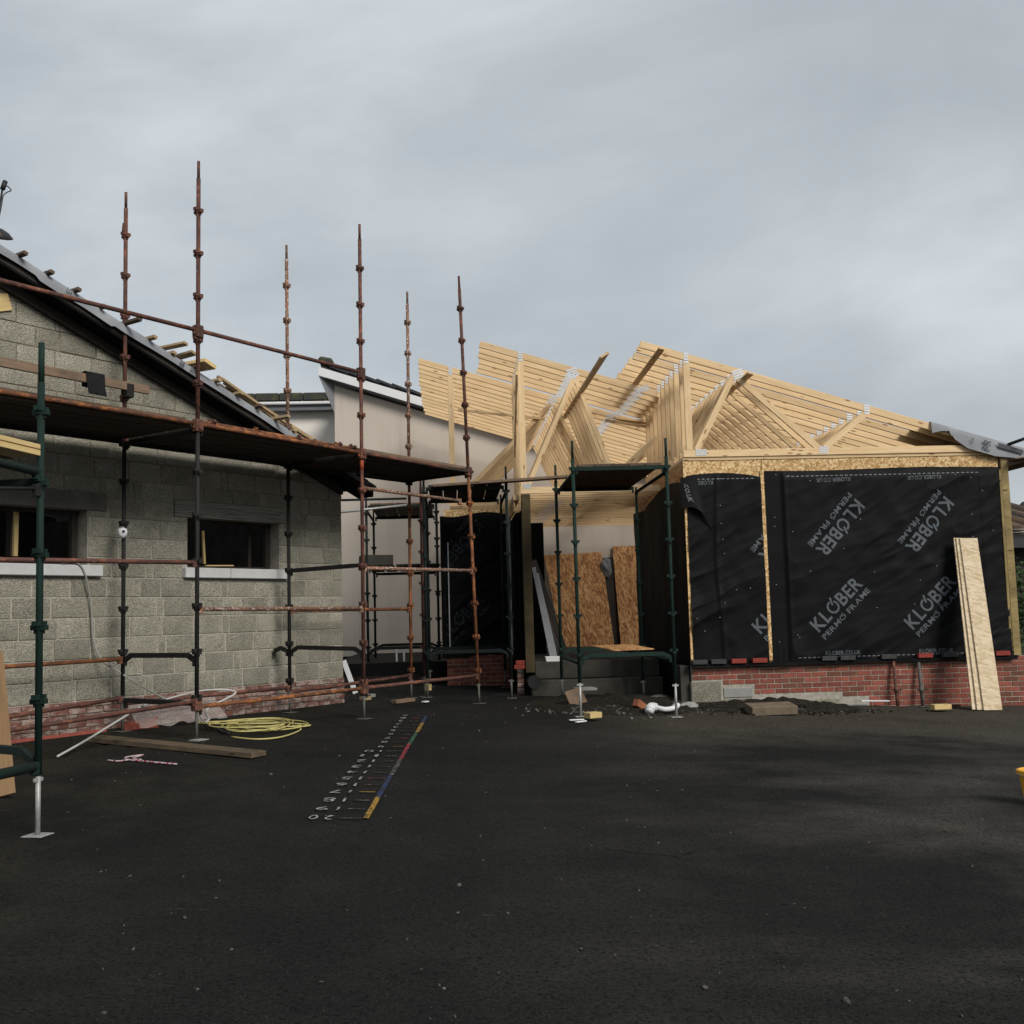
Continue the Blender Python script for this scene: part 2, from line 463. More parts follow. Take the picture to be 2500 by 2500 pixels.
def soilf():
    b = NB('dark soil', .95, .1); v = b.co((1, 1, 1), False)
    f = b.noise(v, 18, 6, .7)
    b.col(b.ramp(f, (.3, (.012, .011, .009)), (.55, (.03, .026, .02)), (.8, (.07, .06, .048)))); b.bump(f, 1, .05); return b.m
m_soil = soilf()
m_stone = plain('rubble stone', (.085, .08, .07), .95, .5, 9, .1, 0, .4)
m_chip = plain('pale stone chip', (.14, .137, .125), .9, .4, 9)
def paint(name, col, thr=.46):
    b = NB(name, .8, .25); v = b.co((1, 1, 1), False)
    f = b.noise(v, 22, 5, .72)
    b.col(b.mix(b.ramp(f, (thr, 0.0), (thr + .09, 1.0)), (.017, .0165, .0155), col)); return b.m
p_white = paint('worn white paint', (.31, .31, .295), .42)
p_yell = paint('worn yellow paint', (.31, .175, .025), .43)
p_blue = paint('worn blue paint', (.016, .032, .10), .46)
p_red = paint('worn red paint', (.25, .025, .04), .44)
p_green = paint('worn green paint', (.022, .11, .05), .46)
p_faint = paint('faint tick paint', (.15, .14, .11), .50)
def leaff():
    b = NB('hedge leaf', .7, .25); b.col(b.ramp(b.noise(b.co((1, 1, 1), False), 7, 3), (.3, (.02, .045, .012)), (.7, (.05, .10, .03)))); return b.m
m_leaf = leaff()

# ------------------------------------------------------------------ lettering
GL = {}
BOLD = [.022]
def glyph(ch):
    if (ch, BOLD[0]) in GL: return GL[(ch, BOLD[0])]
    if ch == '@':                                   # the ring with a slash that stands for the O of the print
        vs_, fs_ = [], []
        n_ = 28; a0, a1 = R(80), R(80 + 318)
        for i in range(n_ + 1):
            t = a0 + (a1 - a0) * i / n_
            for r_ in (.245, .36): vs_.append((.36 + r_ * math.cos(t), .36 + r_ * math.sin(t)))
        for i in range(n_): fs_.append((2 * i, 2 * i + 1, 2 * i + 3, 2 * i + 2))
        k = len(vs_); t = R(62); c_, s_ = math.cos(t), math.sin(t)
        for q, w in ((.10, -.055), (.10, .055), (.52, .055), (.52, -.055)): vs_.append((.36 + q * c_ - w * s_, .36 + q * s_ + w * c_))
        fs_.append((k, k + 3, k + 2, k + 1))
        GL[(ch, BOLD[0])] = (vs_, fs_, .0, .72)
        return GL[(ch, BOLD[0])]
    cu = bpy.data.curves.new('f', 'FONT'); cu.body = ch; cu.size = 1.0; cu.offset = BOLD[0]; cu.resolution_u = 4
    o = bpy.data.objects.new('f', cu)
    C.objects.link(o)
    bpy.context.view_layer.update()
    me = bpy.data.meshes.new_from_object(o.evaluated_get(bpy.context.evaluated_depsgraph_get()))
    vs_ = [(v.co.x, v.co.y) for v in me.vertices]; fs_ = [tuple(p.vertices) for p in me.polygons]
    bpy.data.objects.remove(o); bpy.data.curves.remove(cu); bpy.data.meshes.remove(me)
    xs = [v[0] for v in vs_]
    GL[(ch, BOLD[0])] = (vs_, fs_, min(xs), max(xs))
    return GL[(ch, BOLD[0])]
def text2d(s, cap, width=None, gap=.09):
    """2-D verts and faces, centred, cap height cap, squeezed to width"""
    V, Fc, x = [], [], 0.0
    for ch in s:
        if ch == ' ': x += .32; continue
        vs_, fs_, lo, hi = glyph(ch)
        k = len(V)
        V += [(x + p - lo, q) for p, q in vs_]; Fc += [tuple(i + k for i in f_) for f_ in fs_]
        x += hi - lo + gap
    x -= gap
    sy = cap / .70
    sx = sy if width is None else width / x
    return [((p - x / 2) * sx, (q - .35) * sy) for p, q in V], Fc
def text_obj(name, parent, m, s, cap, width, ang, c, fr, clip=None, sub=0, gap=.09):
    """text laid on a surface fr(x,y)->world; c centre, ang rotation in the surface"""
    V, Fc = text2d(s, cap, width, gap)
    ca, sa = math.cos(R(ang)), math.sin(R(ang))
    bm = bmesh.new()
    vv = [bm.verts.new((c[0] + p * ca - q * sa, c[1] + p * sa + q * ca, 0)) for p, q in V]
    for f_ in Fc:
        try: bm.faces.new([vv[i] for i in f_])
        except ValueError: pass
    if clip:
        for co_, no_ in clip:
            bmesh.ops.bisect_plane(bm, geom=bm.verts[:] + bm.edges[:] + bm.faces[:], plane_co=co_, plane_no=no_, clear_outer=True)
    for _ in range(sub):
        bmesh.ops.subdivide_edges(bm, edges=[e_ for e_ in bm.edges if e_.calc_length() > .05], cuts=1, use_grid_fill=False)
        bmesh.ops.triangulate(bm, faces=bm.faces[:])
    for v in bm.verts: v.co = fr(v.co.x, v.co.y)
    if not bm.faces:
        bm.free(); return None
    me = bpy.data.meshes.new('lettering'); bm.to_mesh(me); bm.free()
    setmat(me, m)
    return link(name, me, parent, Matrix.Identity(4))
# ================================================================== GROUND
def axis(lo, hi, near, step, far_):
    v = []; x = lo
    while x <= hi: v.append(x); x += step
    k = step; x = lo
    left = []
    while x > -far_: k *= 1.5; x -= k; left.append(x)
    k = step; x = v[-1]; right = []
    while x < far_: k *= 1.5; x += k; right.append(x)
    return left[::-1] + v + right
def build_ground():
    xs = axis(-9, 11, 0, .16, 260); ys = axis(-1, 19, 0, .16, 260)
    V = []
    for y in ys:
        for x in xs:
            z = gz(x, y)
            if -9 <= x <= 11 and -1 <= y <= 19:
                z += .016 * noise.noise(Vector((x * .7, y * .7, 0))) + .005 * noise.noise(Vector((x * 3.1, y * 3.1, 4)))
                s_ = Vector((x, y, 0)).dot(n) - WL; q = Vector((x, y, 0)).dot(d)
                if s_ < 2.2: z += .012 * math.sin(s_ * 17 + .6 * noise.noise(Vector((q, s_, 1)))) * min(1, (2.2 - s_))   # rutted strip at the wall foot
            V.append((x, y, z))
    nx = len(xs)
    Fc = [(j * nx + i, j * nx + i + 1, (j + 1) * nx + i + 1, (j + 1) * nx + i) for j in range(len(ys) - 1) for i in range(nx - 1)]
    me = bpy.data.meshes.new('ground'); me.from_pydata(V, [], Fc)
    for p in me.polygons: p.use_smooth = True
    setmat(me, m_asph)
    return link('ground', me, kind='structure')
ground = build_ground()
def G(x, y, dz=0.0): return Vector((x, y, gz(x, y) + dz + .016 * noise.noise(Vector((x * .7, y * .7, 0))) + .005 * noise.noise(Vector((x * 3.1, y * 3.1, 4)))))
def GP(px, py, dz=0.0):
    q = ong(px, py); return G(q.x, q.y, dz)

# painted number line, read from the far side
P20 = ong(885, 1999); P0 = ong(1037, 1744)
lax = (P0 - P20); lax.z = 0; LL = lax.length; lax.normalize()
def lpt(k): return P20 + (P0 - P20) * ((20 - k) / 20)
def gquad(name, m, p, ux, uy, w, h, dz=.012):
    V = []
    k = max(1, int(h / .12))
    for j in range(k + 1):
        for i in (-.5, .5):
            q = p + ux * (w * i) + uy * (h * (j / k - .5)); V.append(G(q.x, q.y, dz))
    me = bpy.data.meshes.new('paint'); me.from_pydata(V, [], [(2 * j, 2 * j + 1, 2 * j + 3, 2 * j + 2) for j in range(k)])
    setmat(me, m); return link(name, me, ground)
ux = Vector((1, 0, 0))
for k0, k1, m in ((20, 17.6, p_yell), (17.6, 14.5, p_blue), (14.4, 11.6, p_faint), (11.5, 8.4, p_red), (8.4, 5.3, p_green), (5.2, 2.4, p_yell), (2.4, .3, p_blue)):
    pa, pb = lpt(k0), lpt(k1)
    gquad('painted_line', m, (pa + pb) / 2 + ux * .025, ux, lax, .042, (pb - pa).length)
for k in range(0, 21):
    p = lpt(k)
    m = {17: p_yell, 9: p_yell, 15: p_red, 7: p_red, 1: p_red}.get(k, p_faint)
    gquad('painted_tick', m, p - ux * .085, ux, Vector((0, 1, 0)), .13 if k % 5 else .16, .022, .014)
    txt = str(k)
    c = p - ux * (.215 + (.085 if k > 9 else .04))
    fr = lambda X, Y: G(c.x - X, c.y - Y, .016)
    BOLD[0] = -.004
    text_obj('painted_number', ground, p_white, txt, .135, .175 if k > 9 else .062, 0, (0, 0), fr, None, 0, .30)
    BOLD[0] = .022
# manhole cover outline and chalky smear on the asphalt
mc = GP(1570, 2068); fx = (GP(1660, 2095) - GP(1480, 2075)); fx.z = 0; fl = fx.length; fx.normalize(); fy = Vector((-fx.y, fx.x, 0))
gquad('slot_cover', m_soil, GP(1570, 2085), fx, fy, fl, .012, .012)
gquad('slot_cover', m_soil, GP(1688, 2082), (GP(1720, 2070) - GP(1660, 2095)).normalized(), Vector((.7, -.7, 0)).normalized(), .18, .01, .012)

# loose chips and grit strewn on the ground
def chips(name, m, spots, kind='stuff', sub=0):
    bm = bmesh.new()
    for p, s_ in spots:
        mt = Matrix.Translation(p) @ Matrix.Rotation(random.uniform(0, 6.3), 4, (random.random() - .5, random.random() - .5, 1)) @ Matrix.Diagonal((s_ * random.uniform(.6, 1.4), s_ * random.uniform(.5, 1), s_ * random.uniform(.3, .7), 1))
        bmesh.ops.create_icosphere(bm, subdivisions=1, radius=.5, matrix=mt)
    for v in bm.verts: v.co += Vector((noise.noise(v.co * 40), noise.noise(v.co * 41 + Vector((3, 3, 3))), noise.noise(v.co * 43))) * .006
    return link(name, from_bm(bm, m), kind=kind)
sp = []
for _ in range(360):
    px, py = random.uniform(100, 2500), 1740 + 760 * random.random() ** 2.2
    q = GP(px, py, .004)
    if q.y < 16: sp.append((q, random.choice((.01, .013, .016, .022)) * (1 if random.random() < .95 else 1.8)))
chips('grit', m_stone, sp[:250]); chips('pale_grit', m_chip, sp[-14:])
def rubble(name, m, cu, cv, su, sv, k, lo, hi, h=.0):
    L = []
    for _ in range(k):
        u, v = random.gauss(cu, su), random.gauss(cv, sv)
        q = RP(u, v, 0); L.append((G(q.x, q.y, .01 + h * math.exp(-((u - cu) / su) ** 2 - ((v - cv) / sv) ** 2)), random.uniform(lo, hi)))
    return chips(name, m, L)
def heap(name, cu, cv, ru, rv_, h, label=None):
    V, Fc = [], []; N = 40; K = 16
    for j in range(K + 1):
        for i in range(N + 1):
            x, y = -1 + 2 * i / N, -1 + 2 * j / K
            q = RP(cu + x * ru, cv + y * rv_, 0)
            r_ = math.sqrt(x * x + y * y)
            f_ = max(0, 1 - r_ ** 1.6) * h * (1 + .7 * noise.noise(Vector((q.x * 2.4, q.y * 2.4, 2)))) + .05 * noise.noise(Vector((q.x * 9, q.y * 9, 5))) * (r_ < .95)
            V.append(G(q.x, q.y, max(f_, 0) - .03 * (r_ > .97) + .012))
    Fc = [(j * (N + 1) + i, j * (N + 1) + i + 1, (j + 1) * (N + 1) + i + 1, (j + 1) * (N + 1) + i) for j in range(K) for i in range(N)]
    me = bpy.data.meshes.new('heap'); me.from_pydata(V, [], Fc); setmat(me, m_soil)
    for p in me.polygons: p.use_smooth = True
    return link(name, me, kind='stuff')
heap('soil_heap', 4.55, 15.5, 1.3, .6, .13)
heap('soil_heap', 2.3, 15.9, 1.3, 1.3, .12)
rubble('soil_clods', m_soil, 4.6, 15.25, .7, .22, 260, .02, .07, .1)
rubble('rubble_stones', m_stone, 2.1, 15.2, .5, .3, 260, .02, .085, .06)
rubble('rubble_stones', m_chip, 2.2, 15.3, .6, .4, 60, .02, .07, .05)
rubble('rubble_stones', m_stone, 3.2, 15.7, .6, .3, 120, .02, .07, .05)
rubble('rubble_stones', m_stone, 4.6, 15.1, .8, .2, 140, .015, .05, .05)

# ================================================================== BLOCKWORK BUILDING (left)
bl = thing('blockwork_building', LP(9, 0, .45), 'unfinished grey concrete block gable building behind the rusty scaffold', 'building')
ZD = .75; CH = .2355
def zr(s): return (5.70 - .357 * (s - 6.2)) if s > 4.4 else (5.70 - .357 * (4.4 - 6.2) - .357 * (4.4 - s))
def zw(s): return zr(s) - .20
wins = [(5.75, 7.515, 2.305, 2.945), (8.94, 10.5, 2.305, 2.945)]
polys = []
SL, SRR = 2.5, 11.73
cuts = [SL, 4.4, 5.75, 7.515, 8.94, 10.5, SRR]
for s0, s1 in zip(cuts, cuts[1:]):
    w = [w_ for w_ in wins if w_[0] <= s0 and s1 <= w_[1]]
    if w:
        polys.append([(s0, .2), (s1, .2), (s1, w[0][2]), (s0, w[0][2])])
        polys.append([(s0, w[0][3]), (s1, w[0][3]), (s1, zw(s1)), (s0, zw(s0))])
    else:
        polys.append([(s0, .2), (s1, .2), (s1, zw(s1)), (s0, zw(s0))])
bm_ = link('wall', prism_me(m_mortar, polys, -.008, -.3, LP), bl)
ban = [(8.86, 10.62, 2.165, 2.305), (8.93, 10.51, 2.30, 2.95), (8.72, 10.6, 2.94, 3.16), (5.6, 7.68, 2.165, 2.305), (5.7, 7.525, 2.30, 2.95), (5.4, 7.76, 2.94, 3.16)]
def subtract(r, q):
    s0, s1, z0, z1 = r; a0, a1, b0, b1 = q
    if a1 <= s0 or a0 >= s1 or b1 <= z0 or b0 >= z1: return [r]
    o = []
    if a0 > s0: o.append((s0, a0, z0, z1))
    if a1 < s1: o.append((a1, s1, z0, z1))
    c0, c1 = max(s0, a0), min(s1, a1)
    if b0 > z0: o.append((c0, c1, z0, b0))
    if b1 < z1: o.append((c0, c1, b1, z1))
    return o
def unit(name, parent, m, s0, s1, z0, z1, t, dep, ch, fr3, frp):
    c = frp((s0 + s1) / 2, t - dep / 2 if fr3 is ML else t + dep / 2, (z0 + z1) / 2)
    return link(name, boxm(s1 - s0, dep, z1 - z0, m, ch), parent, W3(fr3, c))
row = 0; z = ZD
rb = random.Random(3)
while z < 6.2:
    s = 5.2 + (.24 if row % 2 else 0.0) + .02 * math.sin(row); thin = True
    while s < SRR:
        L_ = .47 if rb.random() > .12 else .30
        if thin and (row % 2 == 0 and abs(s - 8.35) < .3 or abs(s - 9.75) < .3 and row % 2): L_ = .11; thin = False
        s1 = min(s + L_, SRR + .004)
        if SRR - s1 < .08: s1 = SRR + .004
        j = .014 + .008 * rb.random()
        for q in [r_ for r_ in [(s + j / 2, s1 - (j / 2 if s1 < SRR else 0), z + .006, z + CH - .006)]]:
            rs = [q]
            for b_ in ban: rs = [x for r_ in rs for x in subtract(r_, b_)]
            for s0_, s1_, z0_, z1_ in rs:
                if s1_ - s0_ < .035 or z1_ - z0_ < .035: continue
                top = min(zw(s0_), zw(s1_)) - .004
                t = rb.uniform(-.002, .006)
                if z1_ <= top: unit('block', bl, m_block, s0_, s1_, z0_, z1_, t, .12, .006, ML, LP)
                elif z0_ < max(zw(s0_), zw(s1_)) - .05:
                    P = [(s0_, z0_), (s1_, z0_), (s1_, max(z0_ + .004, min(z1_, zw(s1_) - .004)))]
                    if zw(s1_) - .004 < z1_ < zw(s0_) - .004: P.append((s0_ + (s1_ - s0_) * (zw(s0_) - .004 - z1_) / (zw(s0_) - zw(s1_)), z1_))
                    P.append((s0_, min(z1_, zw(s0_) - .004)))
                    if z0_ + .004 < zw(s1_) or True:
                        prism('block', bl, m_block, P, t, t - .12, LP)
        s = s1
    z += CH; row += 1
# brick plinth of the block building
z = ZD - .075; row = 0
while z > .22:
    s = 5.6 + (.1125 if row % 2 else 0)
    while s < SRR:
        s1 = min(s + .225, SRR + .012)
        if s1 - s > .04: unit('brick', bl, m_brickold, s + .005, s1 - (.005 if s1 < SRR else 0), z + .005, z + .07, .012 + rb.uniform(-.002, .003), .1, .004, ML, LP)
        s += .225
    z -= .075; row += 1
# lintels, sills, window framing
box('lintel', bl, m_lint, LP(9.66, -.07, 3.048), (1.86, .18, .205), ML)
box('lintel', bl, m_concdk, LP(6.58, -.07, 3.048), (2.34, .18, .205), ML)
xj = onL(556, 1405)[0]
for s0, s1 in ((8.86, xj - .004), (xj + .004, 10.62), (5.6, 7.68)):
    box('window_sill', bl, m_sill, LP((s0 + s1) / 2, -.06, 2.236), (s1 - s0, .26, .13), ML, .008)
for (w0, w1) in ((5.75, 7.515), (8.94, 10.5)):
    fo = link('window_frame', boxm(w1 - w0, .07, .045, m_darkboard, .003), bl, W3(ML, LP((w0 + w1) / 2, -.2, 2.92)))
    box('jamb', fo, m_darkboard, LP(w1 - .06, -.2, 2.6), (.07, .07, .58), ML)  # jambs and studs darkened in colour for the unlit room
    box('jamb', fo, m_darkboard, LP(w0 + .03, -.2, 2.6), (.05, .07, .58), ML)
    box('bottom_rail', fo, m_darkboard, LP((w0 + w1) / 2, -.2, 2.325), (w1 - w0 - .2, .06, .03), ML)
def pxL(px, py, t): s_, z_ = onL(px, py, t); return LP(s_, t, z_)
beam('stud', bl, m_studyellow, pxL(36, 1358, -.35), pxL(39, 1248, -.35), .05, .045, n)
beam('stud', bl, m_darkboard, pxL(25, 1358, -.42), pxL(27, 1240, -.42), .06, .1, n)
beam('stud', bl, m_studyellow, pxL(499, 1377, -.22), pxL(495, 1296, -.22), .03, .03, n)
beam('stud', bl, m_darkboard, pxL(608, 1388, -.36), pxL(609, 1285, -.36), .05, .035, n)
beam('packer', bl, m_studyellow, pxL(502, 1381, -.05), pxL(568, 1381, -.05), .05, .015)
# interior shell keeps the rooms dark
def bx(name, parent, m, s0, s1, t0, t1, z0, z1, fr3, frp, ch=0.0):
    c = frp((s0 + s1) / 2, (t0 + t1) / 2, (z0 + z1) / 2)
    return link(name, boxm(abs(s1 - s0), abs(t1 - t0), abs(z1 - z0), m, ch), parent, W3(fr3, c))
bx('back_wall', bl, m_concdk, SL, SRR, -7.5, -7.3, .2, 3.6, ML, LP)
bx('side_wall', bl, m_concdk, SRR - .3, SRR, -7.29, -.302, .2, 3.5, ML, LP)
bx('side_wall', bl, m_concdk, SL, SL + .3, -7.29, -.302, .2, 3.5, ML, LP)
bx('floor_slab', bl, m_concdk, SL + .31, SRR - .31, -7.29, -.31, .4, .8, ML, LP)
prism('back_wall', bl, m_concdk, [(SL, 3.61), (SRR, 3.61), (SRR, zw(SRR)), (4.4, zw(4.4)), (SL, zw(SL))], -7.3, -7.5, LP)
# roof: two slopes of sheet over sarking, battens, verge
for s0, s1 in ((4.4, 12.15), (2.1, 4.398)):
    prism('roof_slope', bl, m_membgrey, [(s0, zr(s0) - .03), (s1, zr(s1) - .03), (s1, zr(s1)), (s0, zr(s0))], .33, -7.9, LP)
prism('barge_board', bl, m_darkboard, [(4.4, zr(4.4) - .16), (12.1, zr(12.1) - .16), (12.1, zr(12.1) - .034), (4.4, zr(4.4) - .034)], .315, .27, LP)
prism('soffit_board', bl, m_void, [(4.4, zr(4.4) - .185), (12.1, zr(12.1) - .185), (12.1, zr(12.1) - .165), (4.4, zr(4.4) - .165)], .31, .004, LP)  # verge timbers coloured near black to carry the deep shade under the overhang
prism('verge_rafter', bl, m_darkboard, [(4.4, zr(4.4) - .3), (11.7, zr(11.7) - .3), (11.7, zr(11.7) - .189), (4.4, zr(4.4) - .189)], .075, .012, LP)
# grey membrane turned down over the verge
def verge_sheet():
    V, Fc = [], []; N = 150
    for i in range(N + 1):
        s = 4.45 + (11.95 - 4.45) * i / N
        w = noise.noise(Vector((s * 1.6, 0, 3))); w2 = noise.noise(Vector((s * 3.2, 7, 3)))
        dr = .105 + .04 * w + (.03 if 6.6 < s < 7.6 else 0)
        for t, z_ in ((-.2, .006), (.30, .008), (.345 + .01 * w2, 0.0), (.358 + .018 * w, -.05), (.365 + .03 * w, -dr)):
            V.append(LP(s, t, zr(s) + z_))
    for i in range(N):
        for k in range(4): Fc.append((i * 5 + k, i * 5 + k + 1, i * 5 + k + 6, i * 5 + k + 5))
    me = bpy.data.meshes.new('verge'); me.from_pydata(V, [], Fc)
    for p in me.polygons: p.use_smooth = True
    return link('verge_membrane', setmat(me, m_membgrey), bl)
verge_sheet()
slope_a = -math.degrees(math.atan(.357))
for s_, txt, w, hgt in ((8.55, 'EB', .07, .07), (8.72, 'ISO', .1, .07), (7.0, 'UT', .08, .07)):
    text_obj('membrane_print', bl, m_printdk, txt, hgt, w, slope_a, (s_, zr(s_) - .055), lambda X, Y: LP(X, .392, Y))
s = 4.75; k = 0
while s < 12.0:
    pr = .36 + rb.choice((.03, .07, .10, .14)) if k % 7 != 2 else .62
    beam('batten', bl, m_oldboard if s < 7.4 or k % 3 == 0 else m_batten, LP(s, pr, zr(s) + .022), LP(s + rb.uniform(-.02, .02), -7.6, zr(s) + .025), .055, .04, (Vector((0, 0, 1)) + d * .357).normalized())
    s += .335; k += 1
# loose timber on that roof
def loose(name, m, p0, p1, w, h, upv, label, cat, group=None):
    return beam(name, None, m, p0, p1, w, h, upv, .003, label=label, cat=cat, group=group)
un = (Vector((0, 0, 1)) + d * .357).normalized()
lab = ['short weathered board poking up from the roof edge left of the tallest standard', 'second short board under the upturned one on the block gable roof', 'thick orange-ended timber offcut on the roof verge behind the tallest standard']
loose('timber_offcut', m_batten, LP(8.55, .46, zr(8.55) + .19), LP(8.35, -.9, zr(8.35) + .08), .07, .035, un, lab[0], 'timber offcut', 'offcuts lying on the block roof')
loose('timber_offcut', m_batten, LP(8.64, .5, zr(8.64) + .115), LP(8.62, -.9, zr(8.62) + .065), .09, .035, un, lab[1], 'timber offcut', 'offcuts lying on the block roof')
loose('timber_offcut', m_studyellow, LP(8.88, .52, zr(8.88) + .10), LP(8.8, -1.0, zr(8.8) + .11), .2, .05, un, lab[2], 'timber offcut', 'offcuts lying on the block roof')
bt = thing('batten_bundle', LP(10.6, -.1, zr(10.6)), 'bundle of brown roof battens lying down the slope near the eave', 'batten bundle')
for i in range(7):
    s0, s1 = 9.3 + rb.uniform(-.25, .25), 11.15 + rb.uniform(-.25, .25)
    t0 = .10 + .055 * (i % 4); hh = .085 + .04 * (i // 4)
    beam('batten', bt, m_batten, LP(s0, t0 + .1, zr(s0) + hh), LP(s1, t0 + rb.uniform(-.05, .12), zr(s1) + hh), .045, .03, un)
# insulation board nailed to the gable and the satellite dish
ob = pl(0, 738, n, WL + .04)
beam('gable_board', bl, m_studyellow, LP(onL(-60, 745, .02)[0], .02, onL(-60, 745, .02)[1]), LP(onL(24, 737, .02)[0], .02, onL(24, 737, .02)[1]), .02, .19)

def dish():
    t_ = -1.2
    s_, z_ = onL(-12, 566, t_)
    base = LP(s_, t_, zr(s_) + .02)
    o = thing('satellite_dish', base, 'black satellite dish with cable on the gable roof at far left', 'satellite dish')
    c = LP(s_, t_, z_)
    bm = bmesh.new()
    bmesh.ops.create_uvsphere(bm, u_segments=20, v_segments=10, radius=.26)
    bmesh.ops.delete(bm, geom=[v for v in bm.verts if v.co.z < .13], context='VERTS')
    bmesh.ops.solidify(bm, geom=bm.faces[:], thickness=.015)
    for v in bm.verts: v.co.z -= .2
    rot = Vector((.25, -.35, .9)).to_track_quat('Z', 'Y').to_matrix().to_4x4()
    link('dish', from_bm(bm, m_blackrub, True), o, Matrix.Translation(c) @ rot)
    tube('mast', o, m_blackrub, base, c + Vector((0, 0, -.02)), .018)
    tipq = LP(*(lambda q: (q[0], t_, q[1]))(onL(6, 462, t_)))
    tip2 = LP(*(lambda q: (q[0], t_, q[1]))(onL(13, 443, t_)))
    tube('feed_arm', o, m_blackrub, c, tipq, .012)
    tube('feed_horn', o, m_blackrub, tipq, tip2, .03)
    pts = [LP(*(lambda q: (q[0], t_, q[1]))(onL(x, y, t_))) for x, y in ((10, 452), (20, 456), (27, 465), (18, 469), (8, 478), (4, 500), (-2, 530))]
    rope('cable', m_blackrub, pts, .007, o)
dish()
# ================================================================== SCAFFOLDS
def bracketm(m):
    k = ('br', m.name)
    if k not in MC:
        bm = bmesh.new()
        for ax, dz in (((1, 0), .014), ((-1, 0), .014), ((0, 1), -.014), ((0, -1), -.014)):
            cx, cy = ax[0] * .038, ax[1] * .038
            bmesh.ops.create_cube(bm, size=1, matrix=Matrix.Translation((cx, cy, dz)) @ Matrix.Diagonal((.036 if ax[0] else .044, .036 if ax[1] else .044, .034, 1)))
            bmesh.ops.create_cube(bm, size=1, matrix=Matrix.Translation((ax[0] * .028, ax[1] * .028, dz - .026)) @ Matrix.Diagonal((.014 if ax[0] else .026, .014 if ax[1] else .026, .03, 1)))
        MC[k] = from_bm(bm, m)
    return MC[k]
def standard(parent, p, ztop, m, fr3, zgr=None, zref=3.765, lean=Vector((0, 0, 0)), spig=.2, spr=.0175, jack=.22, mj=None, upper=None, zsplit=None, gap=None):
    """p: foot on the plan; returns the standard (a part) with its brackets, spigot and jack as sub-parts"""
    mj = mj or m_galv
    z0 = (G(p.x, p.y).z if zgr is None else zgr)
    foot = Vector((p.x, p.y, z0)); top = Vector((p.x, p.y, ztop)) + lean
    ax = (top - foot).normalized()
    def at(z): return foot + ax * ((z - z0) / ax.z)
    zb = z0 + jack + .1
    o = tube('standard', parent, m, at(zb), at(ztop - spig if zsplit is None else zsplit), .0242)
    if zsplit is not None:
        tube('upper_tube', o, upper or m, at(zsplit), at(ztop - spig), .0242)
    if spig: tube('spigot', o, upper or m, at(ztop - spig), at(ztop), spr)
    if jack:
        tube('jack', o, mj, at(z0 + .008), at(zb + .002), .017)
        box('jack_nut', o, mj, at(zb - .03), (.085, .022, .026), fr3)
        box('base_plate', o, mj, foot + Vector((0, 0, .006)), (.15, .15, .008), fr3)
    z = zref - .495 * 8
    while z < ztop - spig - .04:
        if z > zb + .06 and not (gap and gap[0] < z < gap[1]):
            link('bracket', bracketm(upper if (upper and zsplit and z > zsplit) else m), o, W3(fr3, at(z)))
        z += .495
    return o, at
def ledger(parent, m, p0, p1, r=.0242, inset=.055, name='ledger'):
    x = (p1 - p0).normalized()
    q0, q1 = p0 + x * inset, p1 - x * inset
    o = tube(name, parent, m, q0, q1, r)
    for q, s_ in ((q0, -1), (q1, 1)):
        link('wedge', boxm(.06, .04, .085, m, .004), o, frame(q, q + x * .001) @ T((.018 * s_, 0, -.012)))
    return o
def transom(parent, m, p0, p1, crank=.05, name='transom'):
    x = (p1 - p0).normalized(); u = Vector((0, 0, 1))
    o = beam(name, parent, m, p0 + x * .14 + u * crank, p1 - x * .14 + u * crank, .05, .055)
    for q, w in ((p0, 1), (p1, -1)):
        beam('crank', o, m, q + x * (.045 * w), q + x * (.15 * w) + u * crank, .045, .05)
        box('wedge', o, m, q + x * (.05 * w) + u * -.02, (.03, .03, .1))
    return o
# ---- rusty scaffold along the block gable
rs = thing('rusty_scaffold', LP(9, 1, .4), 'tall rusty tube scaffold with a board deck along the concrete block gable', 'scaffold')
sS = {'S0': 7.785, 'S1': 10.43, 'S2': 12.90, 'S': 5.2}
sB = {'B0': 7.765, 'B1': 10.36, 'B2': 12.87, 'B': 5.2}
TB, TS = .33, 1.605
A_ = {}
rr = [('S', LP(5.2, TS, 0), 6.8, m_rust, None), ('S0', LP(7.785, TS, 0), 6.82, m_dkiron, m_rust), ('S1', LP(10.43, TS, 0), 6.84, m_rust, None),
      ('S2', LP(12.90, TS, 0), 6.74, m_rusto, m_rust), ('B', LP(5.2, TB, 0), 6.8, m_rust, None), ('B0', LP(7.765, TB, 0), 6.77, m_dkiron, m_rust),
      ('B1', LP(10.36, TB, 0), 6.82, m_dkiron, m_rustw), ('B2', LP(12.87, TB, 0), 6.74, m_rusto, m_rustw)]
for k, p, zt_, m, u_ in rr:
    ln = {'S2': a * -.16, 'S1': a * .03, 'S0': a * .02, 'B2': a * .05}.get(k, Vector((0, 0, 0)))
    zs = 3.72 if k in ('S0', 'B0', 'B1', 'S2', 'B2') else None
    o, A_[k] = standard(rs, p, zt_, m, ML, lean=ln, upper=u_, zsplit=zs, jack=.3 if k in ('S0', 'B0') else .2, mj=m_jack)
if True:
    # red painted band on the corner standard just under the deck, and the broken lug on the back one
    q = A_['S1'](3.53); x_ = (A_['S1'](3.66) - q)
    tube('paint_band', rs, plain('red oxide paint', (.30, .055, .025), .7, .25, 30), q, q + x_, .0255)
    tube('loose_pin', rs, m_rust, A_['B0'](6.38) + d * -.03, A_['B0'](6.24) + d * -.045, .013)
def lg(k0, k1, z0, z1, m, **kw): return ledger(rs, m, A_[k0](z0), A_[k1](z1), **kw)
